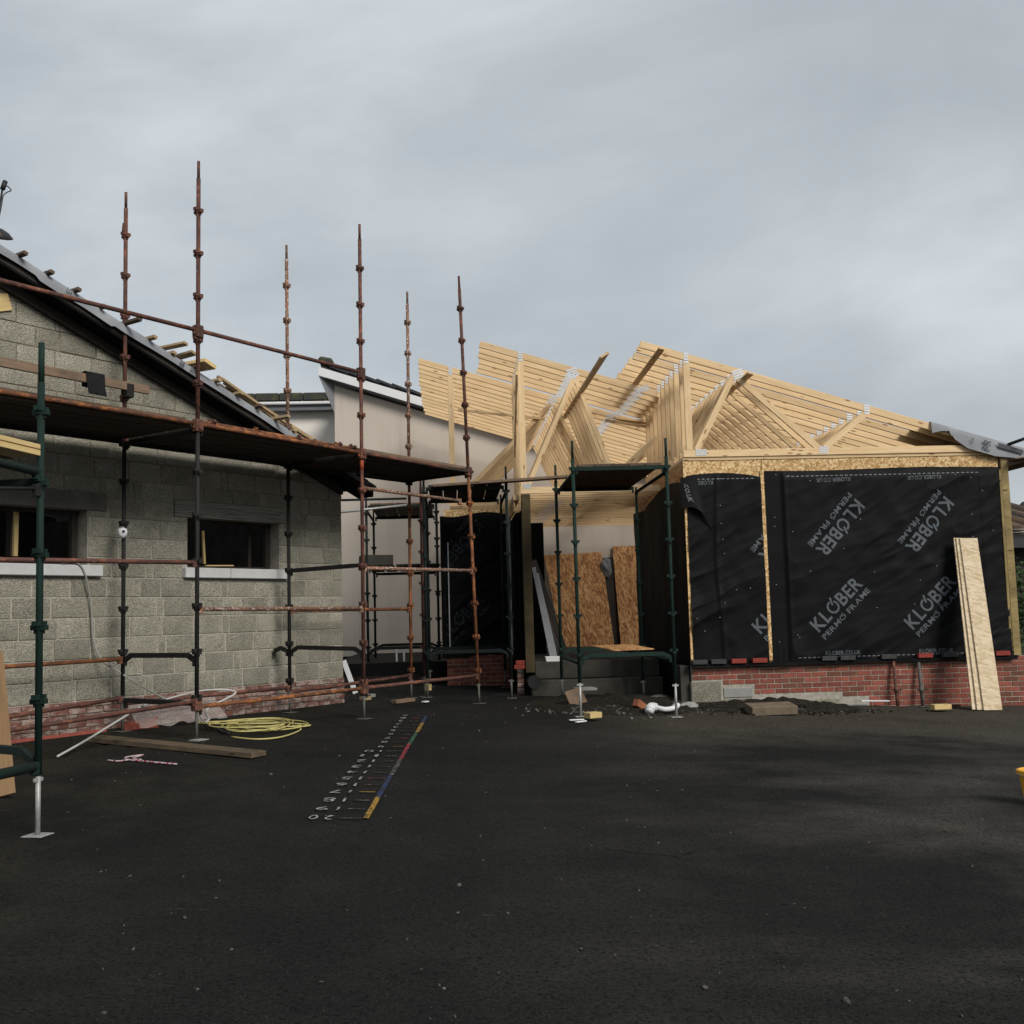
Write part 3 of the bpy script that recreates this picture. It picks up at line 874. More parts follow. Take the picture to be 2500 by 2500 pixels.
for k_, z_ in (('S0', 4.845), ('S0', 3.78), ('S1', 4.82), ('S1', 3.745), ('S2', 3.74), ('S0', .72), ('S1', .70)):
    box('coupler', rs, m_rust, A_[k_](z_), (.10, .085, .14), ML, .008)
    box('coupler', rs, m_dkiron, A_[k_](z_ - .03) + d * .05, (.022, .03, .17), ML, .004)
lg('S', 'S0', 3.815, 3.80, m_rusto); lg('S0', 'S1', 3.80, 3.76, m_rusto); lg('S1', 'S2', 3.76, 3.745, m_rust)
lg('S', 'S0', 4.88, 4.86, m_rust); lg('S0', 'S1', 4.86, 4.83, m_rust)
lg('S', 'S0', 2.23, 2.26, m_rust); lg('S1', 'S2', 2.25, 2.262, m_rustw)
lg('S0', 'S1', 1.75, 1.73, m_rustw); lg('B1', 'B2', 1.735, 1.727, m_rusto); lg('B', 'B0', 1.19, 1.21, m_rusto)
lg('S0', 'S1', .695, .707, m_rusto); lg('S1', 'S2', .712, .721, m_rust); lg('S', 'S0', .64, .757, m_rust)
lg('B', 'B0', .60, .765, m_rust); lg('B0', 'B1', .70, .703, m_rust); lg('B1', 'B2', .64, .712, m_rust)
lg('B', 'B0', 3.735, 3.735, m_dkiron); lg('B0', 'B1', 3.725, 3.72, m_dkiron); lg('B1', 'B2', 3.70, 3.70, m_dkiron)
for b_, s_ in (('B', 'S'), ('B0', 'S0'), ('B1', 'S1'), ('B2', 'S2')):
    transom(rs, m_dkiron, A_[b_](3.71), A_[s_](3.715), .012)
transom(rs, m_dkiron, A_['B0'](1.20), A_['S0'](1.20), .05); transom(rs, m_dkiron, A_['B1'](1.19), A_['S1'](1.16), .05)
transom(rs, m_dkiron, A_['B1'](2.27), A_['S1'](2.29), .0); transom(rs, m_dkiron, A_['B0'](.74), A_['S0'](.73), .0)
for b_ in ('B1',):    # stub brackets back to the wall
    transom(rs, m_dkiron, A_[b_](1.19) + (A_[b_](1.19) - A_['S1'](1.19)).normalized() * .32, A_[b_](1.19), .04, 'wall_stub')
# deck boards
for i0, i1 in ((5.1, 7.76), (7.775, 10.38), (10.395, 12.95)):
    zf = {5.1: 3.80, 7.775: 3.785, 10.395: 3.76}[i0]
    for j in range(6):
        t = .235 + .246 * j
        beam('scaffold_board', rs, m_deck if (j + int(i0)) % 3 else m_darkboard, LP(i0 + .01, t, zf - .015 + .002 * (j % 2)), LP(i1 - .01 + rb.uniform(-.03, .01), t, zf - .018), .228, .038)
beam('scaffold_board', rs, m_oldboard, LP(5.1, 1.47, 3.845), LP(7.66, 1.47, 3.838), .22, .038)
beam('scaffold_board', rs, m_brownboard, LP(10.55, 1.45, 3.815), LP(12.75, 1.45, 3.79), .22, .04)
beam('scaffold_board', rs, m_oldboard, LP(10.5, 1.1, 3.80), LP(12.9, 1.1, 3.79), .22, .038)
# timber guard rail on the back row with a sheet folded over it
gr0, gr1 = LP(5.1, .42, 4.41), LP(8.03, .42, 4.385)
g_ = beam('guard_rail', rs, m_brownboard, gr0, gr1, .045, .1)
box('rail_clamp', rs, m_dkiron, LP(7.765, .385, 4.34), (.1, .12, .16), ML)
def pad():
    o = thing('rubber_sheet', LP(7.29, .42, 4.24), 'black rubber sheet folded over the brown timber guard rail on the scaffold deck', 'rubber sheet')
    bm = bmesh.new(); P = []
    prof = [(.49, 4.205), (.475, 4.30), (.472, 4.40), (.465, 4.465), (.43, 4.475), (.38, 4.466), (.372, 4.40), (.37, 4.30)]
    rows = []
    for i in range(5):
        s = 7.17 + .235 * i / 4
        rows.append([bm.verts.new(LP(s + (.012 if k < 1 else 0), t + .006 * math.sin(i * 2 + k), z)) for k, (t, z) in enumerate(prof)])
    for A, B in zip(rows, rows[1:]):
        for k in range(len(prof) - 1): bm.faces.new((A[k], A[k + 1], B[k + 1], B[k]))
    bmesh.ops.solidify(bm, geom=bm.faces[:], thickness=.008)
    link('sheet', from_bm(bm, m_blackrub, True), o)
pad()
# loose tubes on the deck, each with couplers
def tube_couplers(name, m, p0, p1, fr, lab):
    o = tube(name, None, m, p0, p1, .0242, label=lab, cat='scaffold tube', group='spare tubes lying on the scaffold deck')
    x = (p1 - p0).normalized()
    for f_ in fr:
        q = p0.lerp(p1, f_)
        k = link('coupler', bracketm(m_rust if f_ != .34 else m_rusto), o, frame(q, q + x * .01) @ Matrix.Rotation(math.pi / 2, 4, 'Y') @ Matrix.Rotation(.5 + f_ * 4, 4, 'Z'))
    return o
tube_couplers('loose_tube', m_rusto, LP(7.95, 1.36, 3.885), LP(10.6, 1.40, 3.845), (.09, .34, .60, .86, .96), 'orange rusty tube with couplers lying along the front of the scaffold deck')
tube_couplers('loose_tube', m_dkiron, LP(9.15, .86, 3.84), LP(10.55, .9, 3.825), (.2, .62), 'short dark tube with couplers lying behind the orange tube on the deck')
lt0 = pl(889, 1193, n, WL + TS - .03); lt1 = pl(1125, 1223, n, WL + TS - .03)
ledger(rs, m_rustw, A_['S1'](lt0.z), lt1, inset=.05, name='hanging_ledger')
# dust mask hung on the standard
mk = thing('dust_mask', pl(298, 1300, n, WL + TB + .05), 'white dust mask with a dark valve hooked on a scaffold standard', 'dust mask')
bm = bmesh.new(); bmesh.ops.create_uvsphere(bm, u_segments=18, v_segments=12, radius=.06)
bmesh.ops.delete(bm, geom=[v for v in bm.verts if v.co.y > .012], context='VERTS')
for v in bm.verts: v.co.z *= 1.25 * (1 - .25 * (v.co.z > .03)); v.co.x *= .92
mw = W3(MR, pl(299, 1299, n, WL + TB + .04))
link('cup', from_bm(bm, m_white, True), mk, mw)
link('valve', boxm(.028, .02, .028, plain('navy valve', (.02, .022, .06), .5), .004), mk, mw @ T((.028, -.055, .004)))
tube('nose_clip', mk, m_galv, (mw @ Vector((-.03, -.035, .055))), (mw @ Vector((.03, -.035, .055))), .005)
rope('strap', m_white, [mw @ Vector(q) for q in ((-.055, 0, .03), (-.075, .02, .01), (-.075, .02, -.02), (-.05, 0, -.035))], .004, mk)

# ---- green scaffolds
def bay(name, lab, pts, tops, m, zdeck, zlow, md, brd=5, low=True, zref=3.53, fr3=MR, cat='scaffold', jack=.35, mj=None):
    """pts: front-left, front-right, rear-right, rear-left on the plan"""
    c = sum(pts, Vector()) / 4
    o = thing(name, Vector((c.x, c.y, gz(c.x, c.y))), lab, cat)
    f = []
    for i, (p, t) in enumerate(zip(pts, tops)): f.append(standard(o, p, t, m, fr3, zref=zref, spig=.25, jack=jack if i < 2 or mj else .2, mj=mj or (m_galv if i < 2 else m_jack))[1])
    for i, j in ((0, 1), (3, 2)):
        transom(o, m, f[i](zdeck), f[j](zdeck), .0)
        if low: transom(o, m, f[i](zlow), f[j](zlow), .045)
    for i, j in ((0, 3), (1, 2)):
        ledger(o, m, f[i](zdeck - .06), f[j](zdeck - .06))
        if low: ledger(o, m, f[i](zlow - .05), f[j](zlow - .05))
    for k in range(brd):
        w = (k + .5) / brd
        p0 = f[0](zdeck + .045).lerp(f[1](zdeck + .045), .05 + .9 * w); p1 = f[3](zdeck + .045).lerp(f[2](zdeck + .045), .05 + .9 * w)
        x = (p1 - p0).normalized()
        beam('scaffold_board', o, md, p0 + x * -.02, p1 + x * .02, .222, .036)
    return o, f
gb, gf = bay('green_scaffold', 'green scaffold bay with a raised board deck beside the right timber wing', [RP(1.66, 14.49, 0), RP(2.93, 14.45, 0), RP(2.93, 16.92, 0), RP(1.66, 16.92, 0)], (3.92, 3.93, 3.55, 3.93), m_green, 3.53, .98, m_oldboard)
bay('dark_scaffold', 'dark scaffold bay with a low deck in front of the left timber wing', [RP(-.42, 17.04, 0), RP(.88, 17.0, 0), RP(.88, 18.95, 0), RP(-.42, 18.95, 0)], (3.9, 3.93, 3.7, 3.7), m_greendk, 3.60, 1.0, m_darkboard, jack=.2, mj=m_jack)
bk, bf = bay('dark_scaffold', 'dark scaffold tower against the cream rendered wall', [RP(-1.57, 20.2, 0), RP(-.27, 20.2, 0), RP(-.3, 22.5, 0), RP(-1.60, 22.5, 0)], (3.95, 4.0, 3.9, 3.9), m_greendk, 3.66, 1.0, m_oldboard, jack=.2, mj=m_jack)
# mid deck of the tower
for k in range(5):
    w = .08 + .21 * k
    beam('scaffold_board', bk, m_darkboard, bf[0](2.56).lerp(bf[1](2.56), w) - e * .1, bf[3](2.56).lerp(bf[2](2.56), w), .22, .04)
transom(bk, m_greendk, bf[0](2.5), bf[1](2.5), .0); transom(bk, m_greendk, bf[3](2.5), bf[2](2.5), .0)
for z_, m_ in ((3.42, m_galv), (3.78, m_greendk)):
    p0 = pl(800, 1254 if z_ < 3.6 else 1222, e, 19.6); p1 = pl(992, 1233 if z_ < 3.6 else 1217, e, 20.1)
    tube('brace_tube', bk, m_, p0, p1, .022)
st_ = standard(bk, RP(-.47, 17.15, 0), 3.85, m_rust, MR, zref=3.6, spig=.25, mj=m_jack)
# stack of dark blocks on the mid deck
st0 = pl(905, 1365, e, 20.6)
o = box('block_stack', None, m_concslab, pl(918, 1369, e, 20.7), (.55, .45, .2), MR @ Matrix.Rotation(.35, 3, 'Z'), .01, label='dark concrete block lying on the middle deck of the rear tower', cat='concrete block')
# long bridging board
bb0, bb1 = RP(-.27, 16.93, 3.63), RP(1.86, 16.9, 3.735)
loose('long_board', m_brownboard, bb0, bb1, .22, .04, Vector((0, 0, 1)), 'long brown scaffold board bridging the two green and dark scaffold decks', 'scaffold board')
loose('deck_offcut', m_batten, RP(2.05, 14.62, 3.61), RP(2.25, 14.62, 3.61), .08, .03, Vector((0, 0, 1)), 'small timber offcut on the green scaffold deck', 'timber offcut')
# things on the low transoms of the green bay
q0 = RP(2.1, 16.2, 1.07); 
box('board_offcut', None, m_osbdark, RP(2.42, 15.6, 1.085), (.62, .8, .014), MR @ Matrix.Rotation(.25, 3, 'Z') @ Matrix.Rotation(.06, 3, 'X'), .001, label='brown strand board offcut lying on the low rails of the green scaffold', cat='board offcut')
# ---- green scaffold at the left edge
gx = thing('green_scaffold', G(-3.28, 7.45), 'green scaffold post on a silver screw jack at the left edge', 'scaffold')
dl = Vector((-.2, -.98, 0)).normalized(); dn = Vector((-.93, .36, 0)).normalized()
MG = Matrix(((dl.x, -dl.y, 0), (dl.y, dl.x, 0), (0, 0, 1)))
G0 = ong(92, 2037); 
_, g0 = standard(gx, G0, 3.575, m_green, MG, zref=2.60, spig=.28, spr=.0212, jack=.30, lean=Vector((-.02, .0, 0)))
GA = G0 + dl * 1.3; GB = G0 + dn * 1.3
_, g1 = standard(gx, GA, 3.5, m_green, MG, zref=2.60, spig=.28, jack=.3)
_, g2 = standard(gx, GB, 3.5, m_green, MG, zref=2.60, spig=.28, jack=.3)
ledger(gx, m_green, g0(2.66), g1(2.70), .03); ledger(gx, m_green, g0(.67), g1(.68), .035); transom(gx, m_greendk, g0(.70), g2(.76), .06); transom(gx, m_greendk, g0(2.6), g2(2.62), .0)
ledger(gx, m_dkiron, g0(2.55), g0(2.55) + dl * 1.2 + Vector((0, 0, -.12)), .012)
for k in range(4):
    off = dn * (.1 + .25 * k)
    beam('scaffold_board', gx, m_studyellow if k == 0 else m_oldboard, g0(2.795) + off + dl * .02, g1(2.80) + off, .22, .04)
beam('scaffold_board', gx, m_studyellow, g0(2.838) + dn * .1 + dl * .02, g1(2.842) + dn * .1, .22, .034)
pb = ong(-14, 1948); tp = pl(-42, 1600, e, onR(-14, 1948, 9)[0] * 0 + pb.dot(e) + .35)
beam('ply_board', None, m_ply, G(pb.x, pb.y, .005), tp, .33, .018, e, label='brown plywood board leaning at the left edge behind the green post', cat='plywood board')
# ================================================================== TIMBER FRAME EXTENSION
tf = thing('timber_frame_building', RP(5, 16, .1), 'timber frame extension with open roof trusses and black printed membrane walls', 'building')
VF, UL, UR, ZP = 16.02, 3.50, 8.50, .785
SLP = .304
def member(parent, name, m, u0, z0, u1, z1, v, dep=.1, th=.042):
    return beam(name, parent, m, RP(u0, v, z0), RP(u1, v, z1), th, dep, a if abs(u1 - u0) < .01 else Vector((0, 0, 1)), .002)
def nplate(parent, u, v, z, w, h, ang=0):
    c = RP(u, v - .0235, z)
    return link('nail_plate', plate_me(w, h), parent, Matrix.Translation(c) @ (MR @ Matrix.Rotation(R(-ang), 3, 'Y')).to_4x4())
def plate_me(w, h):
    k = ('np', round(w, 3), round(h, 3))
    if k not in MC:
        bm = bmesh.new(); nn = 4
        for i in range(nn):     # pressed plate: bright bands between tooth rows
            bmesh.ops.create_cube(bm, size=1, matrix=Matrix.Translation((0, 0, (i - (nn - 1) / 2) * h / nn)) @ Matrix.Diagonal((w, .003, h / nn * .72, 1)))
        MC[k] = from_bm(bm, m_plate)
    return MC[k]
ANG = -math.degrees(math.atan(SLP))
def truss(v, u0, z0, u1, bc0, bc1, zb, post, webs, plates, jit=0.0, first=False):
    """top edge of the sloping chord starts at (u0,z0) and falls to u1"""
    o = link('roof_truss', None, tf, T(RP(u0, v, zb)))
    dz = .0525 * math.sqrt(1 + SLP * SLP)
    ch = lambda u: z0 - SLP * (u - u0)
    member(o, 'top_chord', m_pine, u0 + jit, ch(u0 + jit) - dz, u1, ch(u1) - dz, v, .105)
    member(o, 'bottom_chord', m_pine, bc0, zb, bc1, zb, v, .105)
    if post: member(o, 'post', m_pine, post, zb + .055, post, ch(post) - 2 * dz - .004, v, .1)
    for (ua, za, ub, zb_) in webs: member(o, 'web', m_pine, ua, za, ub, zb_, v + .001, .092 if first else .074)
    for p_ in plates:
        nplate(o, p_[0], v, p_[1], p_[2], p_[3], p_[4] if len(p_) > 4 else 0)
    return o
rj = random.Random(11)
# front wing trusses
zc = lambda u, u0, z0: z0 - SLP * (u - u0)
for k in range(10):
    v = VF + .36 * k - (.07 if k == 1 else 0)
    truss(v, 2.918, 5.681, 8.95, 3.51, 8.46, 3.934, 3.61,
          [(3.72, 3.99, 4.33, 5.12), (4.40, 5.08, 5.58, 3.99), (6.34, 4.50, 5.68, 3.99)],
          [(3.61, zc(3.61, 2.918, 5.681) - .07, .07, .17), (4.40, zc(4.4, 2.918, 5.681) - .09, .17, .15, -ANG), (6.36, zc(6.36, 2.918, 5.681) - .07, .09, .15), (3.78, 3.95, .17, .10), (5.66, 3.955, .14, .11)],
          rj.uniform(-.02, .02), k == 0)
for k in range(10, 17):          # shorter ones over the rear of that wing
    v = VF + .36 * k; o_ = link('roof_truss', None, tf, T(RP(4.2, v, 3.934)))
    z_ = zc(4.2, 2.918, 5.681)
    member(o_, 'top_chord', m_pine, 4.2, z_ - .055, 8.95, zc(8.95, 2.918, 5.681) - .055, v, .105)
    member(o_, 'bottom_chord', m_pine, 4.2, 3.934, 8.46, 3.934, v, .105)
    member(o_, 'web', m_pine, 4.40, 5.08, 5.58, 3.99, v + .001, .09); member(o_, 'web', m_pine, 6.34, 4.50, 5.68, 3.99, v + .001, .09)
    nplate(o_, 6.36, v, zc(6.36, 2.918, 5.681) - .07, .09, .15)
# entrance trusses, a step further back
for k in range(6):
    v = 17.59 + .375 * k
    truss(v, .55, 6.108, 3.46 + .09 * k, 1.14, 3.44, 3.61, 1.20,
          [(1.27, 3.68, 2.07, 5.44), (2.12, 5.42, 2.74, 3.67), (2.62, 3.68, 3.42, 4.45)],
          [(1.20, zc(1.2, .55, 6.108) - .07, .075, .17), (2.06, zc(2.06, .55, 6.108) - .10, .18, .16, -ANG), (1.25, 3.68, .12, .09), (3.20, zc(3.2, .55, 6.108) - .05, .26, .10, -ANG)],
          rj.uniform(-.02, .02))
# long main trusses behind
for k in range(14):
    v = 19.46 + .385 * k
    ue = 4.12 if k < 7 else 7.7  # rear trusses lengthened, and more added, to keep sun off the cream wall
    truss(v, -.547, 6.296, ue, -.02, ue - .1, 3.61, .045,
          [(.12, 3.68, 1.86, 5.40), (1.93, 5.40, 2.74, 3.67), (2.62, 3.68, 4.0, 4.80)],
          [(.045, zc(.045, -.547, 6.296) - .07, .075, .17), (1.9, zc(1.9, -.547, 6.296) - .08, .16, .13, -ANG), (3.0, zc(3.0, -.547, 6.296) - .05, .26, .10, -ANG), (1.9, 3.62, .28, .09)],
          rj.uniform(-.02, .02))
# binders nailed along under the chords and long braces
def brace(p0, p1, w=.095, h=.03, upv=Vector((0, 0, 1)), m=None):
    return beam('binder', tf, m or m_pine, p0, p1, w, h, upv)
ub = (Vector((0, 0, 1)) + a * SLP).normalized()
brace(RP(3.19, 15.72, 5.485), RP(3.19, 19.0, 5.452), upv=ub)
brace(RP(4.51, 15.70, 5.085), RP(4.51, 18.95, 5.055), upv=ub)
q_ = pl(1459, 866, a, 2.1); brace(RP(2.2, q_.dot(e), q_.z), RP(2.2, 20.4, 5.30), .14, .035, (Vector((0, 0, 1)) - a * .6).normalized())
brace(pl(1118, 1000, e, 19.40), pl(1330, 1023, e, 19.42), .035, .045); brace(pl(1500, 1020, e, 19.41), pl(1610, 1033, e, 19.43), .035, .045)
brace(pl(1478, 1026, e, 19.50), pl(1580, 1042, e, 19.3), .035, .045)
brace(RP(1.13, 17.52, 5.55), RP(1.13, 18.7, 4.35), .03, .095)
# wall plates over the front wing, OSB header, membrane
for (z0, z1, m) in ((3.83, 3.878, m_pine),):
    bx('wall_plate', tf, m, UL, UR - .13, VF, VF + .12, z0, z1, MR, RP, .003)
    bx('wall_plate', tf, m, UL, UL + .12, VF + .125, 20.3, z0 - .003, z1, MR, RP, .003)
um0, um1 = onR(1862, 1300, VF)[0], onR(1878, 1300, VF)[0]
US = 4.70                                                  # joint between the two boards
bx('sheathing_panel', tf, m_osb, UL + .001, US - .004, VF + .012, VF + .03, ZP + .01, 3.826, MR, RP, .001)
bx('sheathing_panel', tf, m_osb, US + .004, UR - .13, VF + .012, VF + .03, ZP + .01, 3.826, MR, RP, .001)
bx('sheathing_panel', tf, m_osbdark, UL, UL + .018, VF + .034, 20.3, ZP + .01, 3.822, MR, RP, .001)
bx('corner_stud', tf, m_darkboard, UL + .02, UL + .1, VF + .034, VF + .12, ZP, 3.82, MR, RP, .002)
bx('edge_strip', tf, m_osb, US - .03, US + .022, VF - .012, VF + .010, ZP + .03, 3.66, MR, RP, .002)
bx('edge_strip', tf, m_osb, UL - .004, UL + .03, VF - .010, VF + .010, ZP + .03, 3.10, MR, RP, .002)
def wrinkle(u, z):
    w = 0.0
    for f_, ang, amp, sd_ in ((1.0, 28, .020, 1), (2.1, 35, .011, 5), (4.2, 22, .005, 9), (1.6, -62, .008, 13)):
        c_, s_ = math.cos(R(ang)), math.sin(R(ang))
        x, y = u * c_ + z * s_, -u * s_ + z * c_
        w += amp * noise.noise(Vector((x * .55 * f_ + .5 * noise.noise(Vector((u, z, sd_))), y * 2.6 * f_, sd_)))
    x, y = u * .87 + z * .5, -u * .5 + z * .87
    for sd_, am in ((31, .016), (47, .011)):       # thin pulled creases
        r_ = 1 - abs(noise.noise(Vector((x * .7 + .4 * noise.noise(Vector((u, z, 3))), y * (2.4 if sd_ == 31 else 4.5), sd_))))
        w += am * r_ ** 9 * max(0, min(1, .35 + 1.6 * noise.noise(Vector((u * .7, z * .7, sd_ + 5)))))
    return w * 2.9 * (.25 + .9 * max(0, .25 + noise.noise(Vector((u * .8, z * .9, 21)))))
def memb_off(u, z):
    """distance of the sheet in front of the boards"""
    w = .028 + .8 * wrinkle(u, z)
    e0 = min(1, max(0, (u - US - .05) / .04)) if u > US else 1
    if u > US:
        fold = 1 / (1 + math.exp(-(u - 5.04) * 60)); w = .016 + .45 * wrinkle(u * .2, z) * .3 + fold * (.022 + .8 * wrinkle(u, z)) + .03 * math.exp(-((u - 5.02) / .03) ** 2)
        if u > 8.02: w += .02 * math.exp(-((u - 8.05) / .035) ** 2) - .012
        lower = max(0, (1.25 - z)) * max(0, 1 - abs(u - 4.98) / .3); w += .05 * lower * abs(math.sin(u * 40))
    else:
        w += .018 * math.exp(-((u - 3.98 - .03 * math.sin(z * 2)) / .03) ** 2)
    edge = min(1, max(0, (3.64 - z) / .12)); top_bulge = .02 * noise.noise(Vector((u * 3, 0, 8)))
    return max(.006, w * (.35 + .65 * edge) + top_bulge * (1 - edge))
def sheet(name, parent, m, u0, u1, ztop, zbot, off, fr, nu, nz):
    V, Fc = [], []
    for j in range(nz + 1):
        for i in range(nu + 1):
            u = u0 + (u1 - u0) * i / nu; zt_, zb_ = ztop(u), zbot(u)
            z = zt_ + (zb_ - zt_) * j / nz
            V.append(fr(u, off(u, z), z))
    for j in range(nz):
        for i in range(nu): Fc.append((j * (nu + 1) + i, j * (nu + 1) + i + 1, (j + 1) * (nu + 1) + i + 1, (j + 1) * (nu + 1) + i))
    me = bpy.data.meshes.new('sheet'); me.from_pydata(V, [], Fc)
    for p in me.polygons: p.use_smooth = True
    return link(name, setmat(me, m), parent)
frR = lambda u, w, z: RP(u, VF + .010 - w, z)
def top1(u): x = (u - 3.52) / (US - .03 - 3.52); return 3.585 + .065 * math.sin(max(0, min(1, x)) * math.pi) ** .6 - .03 * x
mem1 = sheet('membrane', tf, m_memb, 3.535, US - .032, top1, lambda u: ZP + .012, memb_off, frR, 60, 130)
mem2 = sheet('membrane', tf, m_memb, US + .024, 8.37, lambda u: 3.655 + .012 * math.sin(u * 2), lambda u: ZP + .012, memb_off, frR, 170, 130)
bx('membrane_flap', tf, m_memb, UL - .03, 8.42, VF - .075, VF + .008, ZP - .004, ZP + .008, MR, RP, .003)
sheet('membrane_flap', tf, m_memb, UL - .03, 8.42, lambda u: ZP + .006, lambda u: ZP - .045 - .02 * noise.noise(Vector((u * 2.2, 1, 1))), lambda u, z: .088 + .02 * noise.noise(Vector((u * 3, z * 4, 1))), frR, 120, 3)
# printing on the membrane
ptx = lambda X, Y: RP(X, VF + .010 - memb_off(X, Y) - .004, Y)
def logo(par, px, py, ang, fr=None, ctr=None, clip=None, m=None, sc=1.0):
    c = ctr or onR(px, py, VF)
    f = fr or ptx; m = m or m_print
    text_obj('logo_print', par, m, 'KL@BER', .2 * sc, 1.0 * sc, ang, c, f, clip, 2)
    dn = Vector((math.sin(R(ang)), -math.cos(R(ang)))) * .205 * sc
    text_obj('logo_print', par, m, 'PERM@ FRAME', .078 * sc, 1.02 * sc, ang, (c[0] + dn.x, c[1] + dn.y), f, clip, 2)
logo(mem2, 2050, 1290, 229); logo(mem2, 2268, 1283, 229)
logo(mem2, 2040, 1474, 44); logo(mem2, 2268, 1468, 44)
cl1 = [(Vector((US - .034, 0, 0)), Vector((1, 0, 0)))]
for (cx, cy, an) in ((onR(2050, 1290, VF)[0] - .875, onR(2050, 1290, VF)[1] - .06, 229), (onR(2040, 1474, VF)[0] - .875, onR(2040, 1474, VF)[1] + .0, 44)):
    logo(mem1, 0, 0, an, ctr=(cx, cy), clip=cl1)
def small(par, px, py, ang, clip=None, s='KLOBER.CO.UK'):
    text_obj('address_print', par, m_print, s, .058, .53, ang, onR(px, py, VF), ptx, clip, 1)
small(mem2, 2032, 1172, 181); small(mem2, 2253, 1166, 181); small(mem2, 2057, 1593, 0); small(mem2, 2284, 1588, 0)
small(mem1, 1697, 1180, 181, [(Vector((3.56, 0, 0)), Vector((-1, 0, 0)))])
def dashes(par, u0, u1, zf):
    V, Fc = [], []
    u = u0
    while u < u1:
        for p_, q in ((u, zf(u) - .006), (u + .045, zf(u) - .006), (u + .045, zf(u) + .006), (u, zf(u) + .006)): V.append(ptx(p_, q))
        k = len(V); Fc.append((k - 4, k - 3, k - 2, k - 1)); u += .075
    me = bpy.data.meshes.new('dash'); me.from_pydata(V, [], Fc)
    link('dash_print', setmat(me, m_printlow), par)
z0_, z1_ = onR(1905, 1164, VF)[1], onR(2360, 1154, VF)[1]
dashes(mem2, 5.06, 8.0, lambda u: z0_ + (z1_ - z0_) * (u - 5) / 2.9)
dashes(mem1, 3.62, 4.55, lambda u: 3.545); dashes(mem2, 5.1, 7.6, lambda u: onR(1950, 1606, VF)[1])
# staples
bm = bmesh.new()
for _ in range(44):
    u, z = rj.uniform(3.6, 8.3), rj.uniform(.9, 3.6)
    if abs(u - US) < .08: continue
    if rj.random() < .5: u = rj.choice((3.72, 4.05, 4.36, 4.85, 5.12, 5.5, 6.1, 6.7, 7.3, 7.9)) + rj.uniform(-.02, .02)
    bmesh.ops.create_cube(bm, size=1, matrix=Matrix.Translation(ptx(u, z)) @ MR.to_4x4() @ Matrix.Diagonal((.012, .005, .007, 1)))
o = link('staples', from_bm(bm, m_whitedull), tf, kind='stuff')
# the turned-back corner flap with its lettering
def flap():
    def fp(x, y):
        r_ = 3.70 + .07 * y + .21 * y ** 2.6                      # right edge
        zb = 3.12 - .40 * max(0, (x - .25) / .75) ** 1.7           # lower edge, drooping to the right
        u = 3.44 + x * (r_ - 3.44); zt = 3.575 - .03 * x
        return RP(u, VF - .04 - .055 * math.sin(x * 2.6) * (.3 + .7 * y) - .035 * y * (1 - x), zt + (zb - zt) * y)
    V, Fc = [], []; N = 18
    for j in range(N + 1):
        for i in range(N + 1): V.append(fp(i / N, j / N))
    for j in range(N):
        for i in range(N): Fc.append((j * (N + 1) + i, j * (N + 1) + i + 1, (j + 1) * (N + 1) + i + 1, (j + 1) * (N + 1) + i))
    me = bpy.data.meshes.new('flap'); me.from_pydata(V, [], Fc)
    for p in me.polygons: p.use_smooth = True
    o = link('corner_flap', setmat(me, m_memb), tf)
    text_obj('address_print', o, m_printlow, '.CO.UK', .2, .62, -85, (.30, .5), lambda X, Y: fp(X, 1 - Y) - e * .007, None, 1)
flap()
# left cheek of the front wing, faces the opening
frS = lambda v, w, z: RP(UL - .004 - w, v, z)
side_off = lambda v, z: .012 + .05 * max(0, noise.noise(Vector((v * 1.2, z * .8, 4)))) + .012 * noise.noise(Vector((v * 2.5, z * 1.5, 7))) + .06 * math.exp(-((v - 19.9) / .35) ** 2)
ms = sheet('membrane', tf, m_memb, VF + .03, 20.32, lambda v: 3.50 + .1 * math.sin((v - 16) * 1.3), lambda v: ZP + .01, side_off, frS, 90, 70)
pts_ = lambda X, Y: RP(UL - .009 - side_off(X, Y), X, Y)
for cv, cz, an in ((17.6, 1.5, 180 - 44 + 180), (17.6, 2.75, 131 + 0), (19.1, 1.5, 316), (19.1, 2.75, 131)):
    V = lambda X, Y, cv=cv: pts_(2 * cv - X, Y)
    logo(ms, 0, 0, 44 if cz < 2 else 229, V, (cv, cz), None, m_printshade)
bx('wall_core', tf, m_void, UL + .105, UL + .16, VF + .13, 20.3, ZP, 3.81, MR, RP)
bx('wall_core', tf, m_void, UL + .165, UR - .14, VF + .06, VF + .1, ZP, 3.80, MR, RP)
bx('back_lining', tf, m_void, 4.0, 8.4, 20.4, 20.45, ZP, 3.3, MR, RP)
# right hand post, eave
box('corner_post', tf, m_post, RP(8.447, VF + .03, (3.95 + ZP) / 2), (.115, .12, 3.95 - ZP), MR, .004)
beam('corner_stud', tf, m_post, RP(8.362, VF - .02, .86), RP(8.375, VF - .02, 3.6), .04, .02, e)
bx('wall_core', tf, m_darkboard, UR - .002, UR + .05, VF + .10, 20.3, ZP, 3.6, MR, RP)
beam('eave_soffit', tf, m_brownboard, RP(8.52, VF - .1, 3.74), RP(9.05, VF - .1, 3.80), .25, .02)
beam('fascia', tf, m_brownboard, RP(8.97, VF - .1, 3.78), RP(8.97, 20, 3.78), .022, .2)
beam('fascia', tf, m_brownboard, RP(8.49, VF - .02, 3.70), RP(8.98, VF - .02, 3.83), .022, .12)
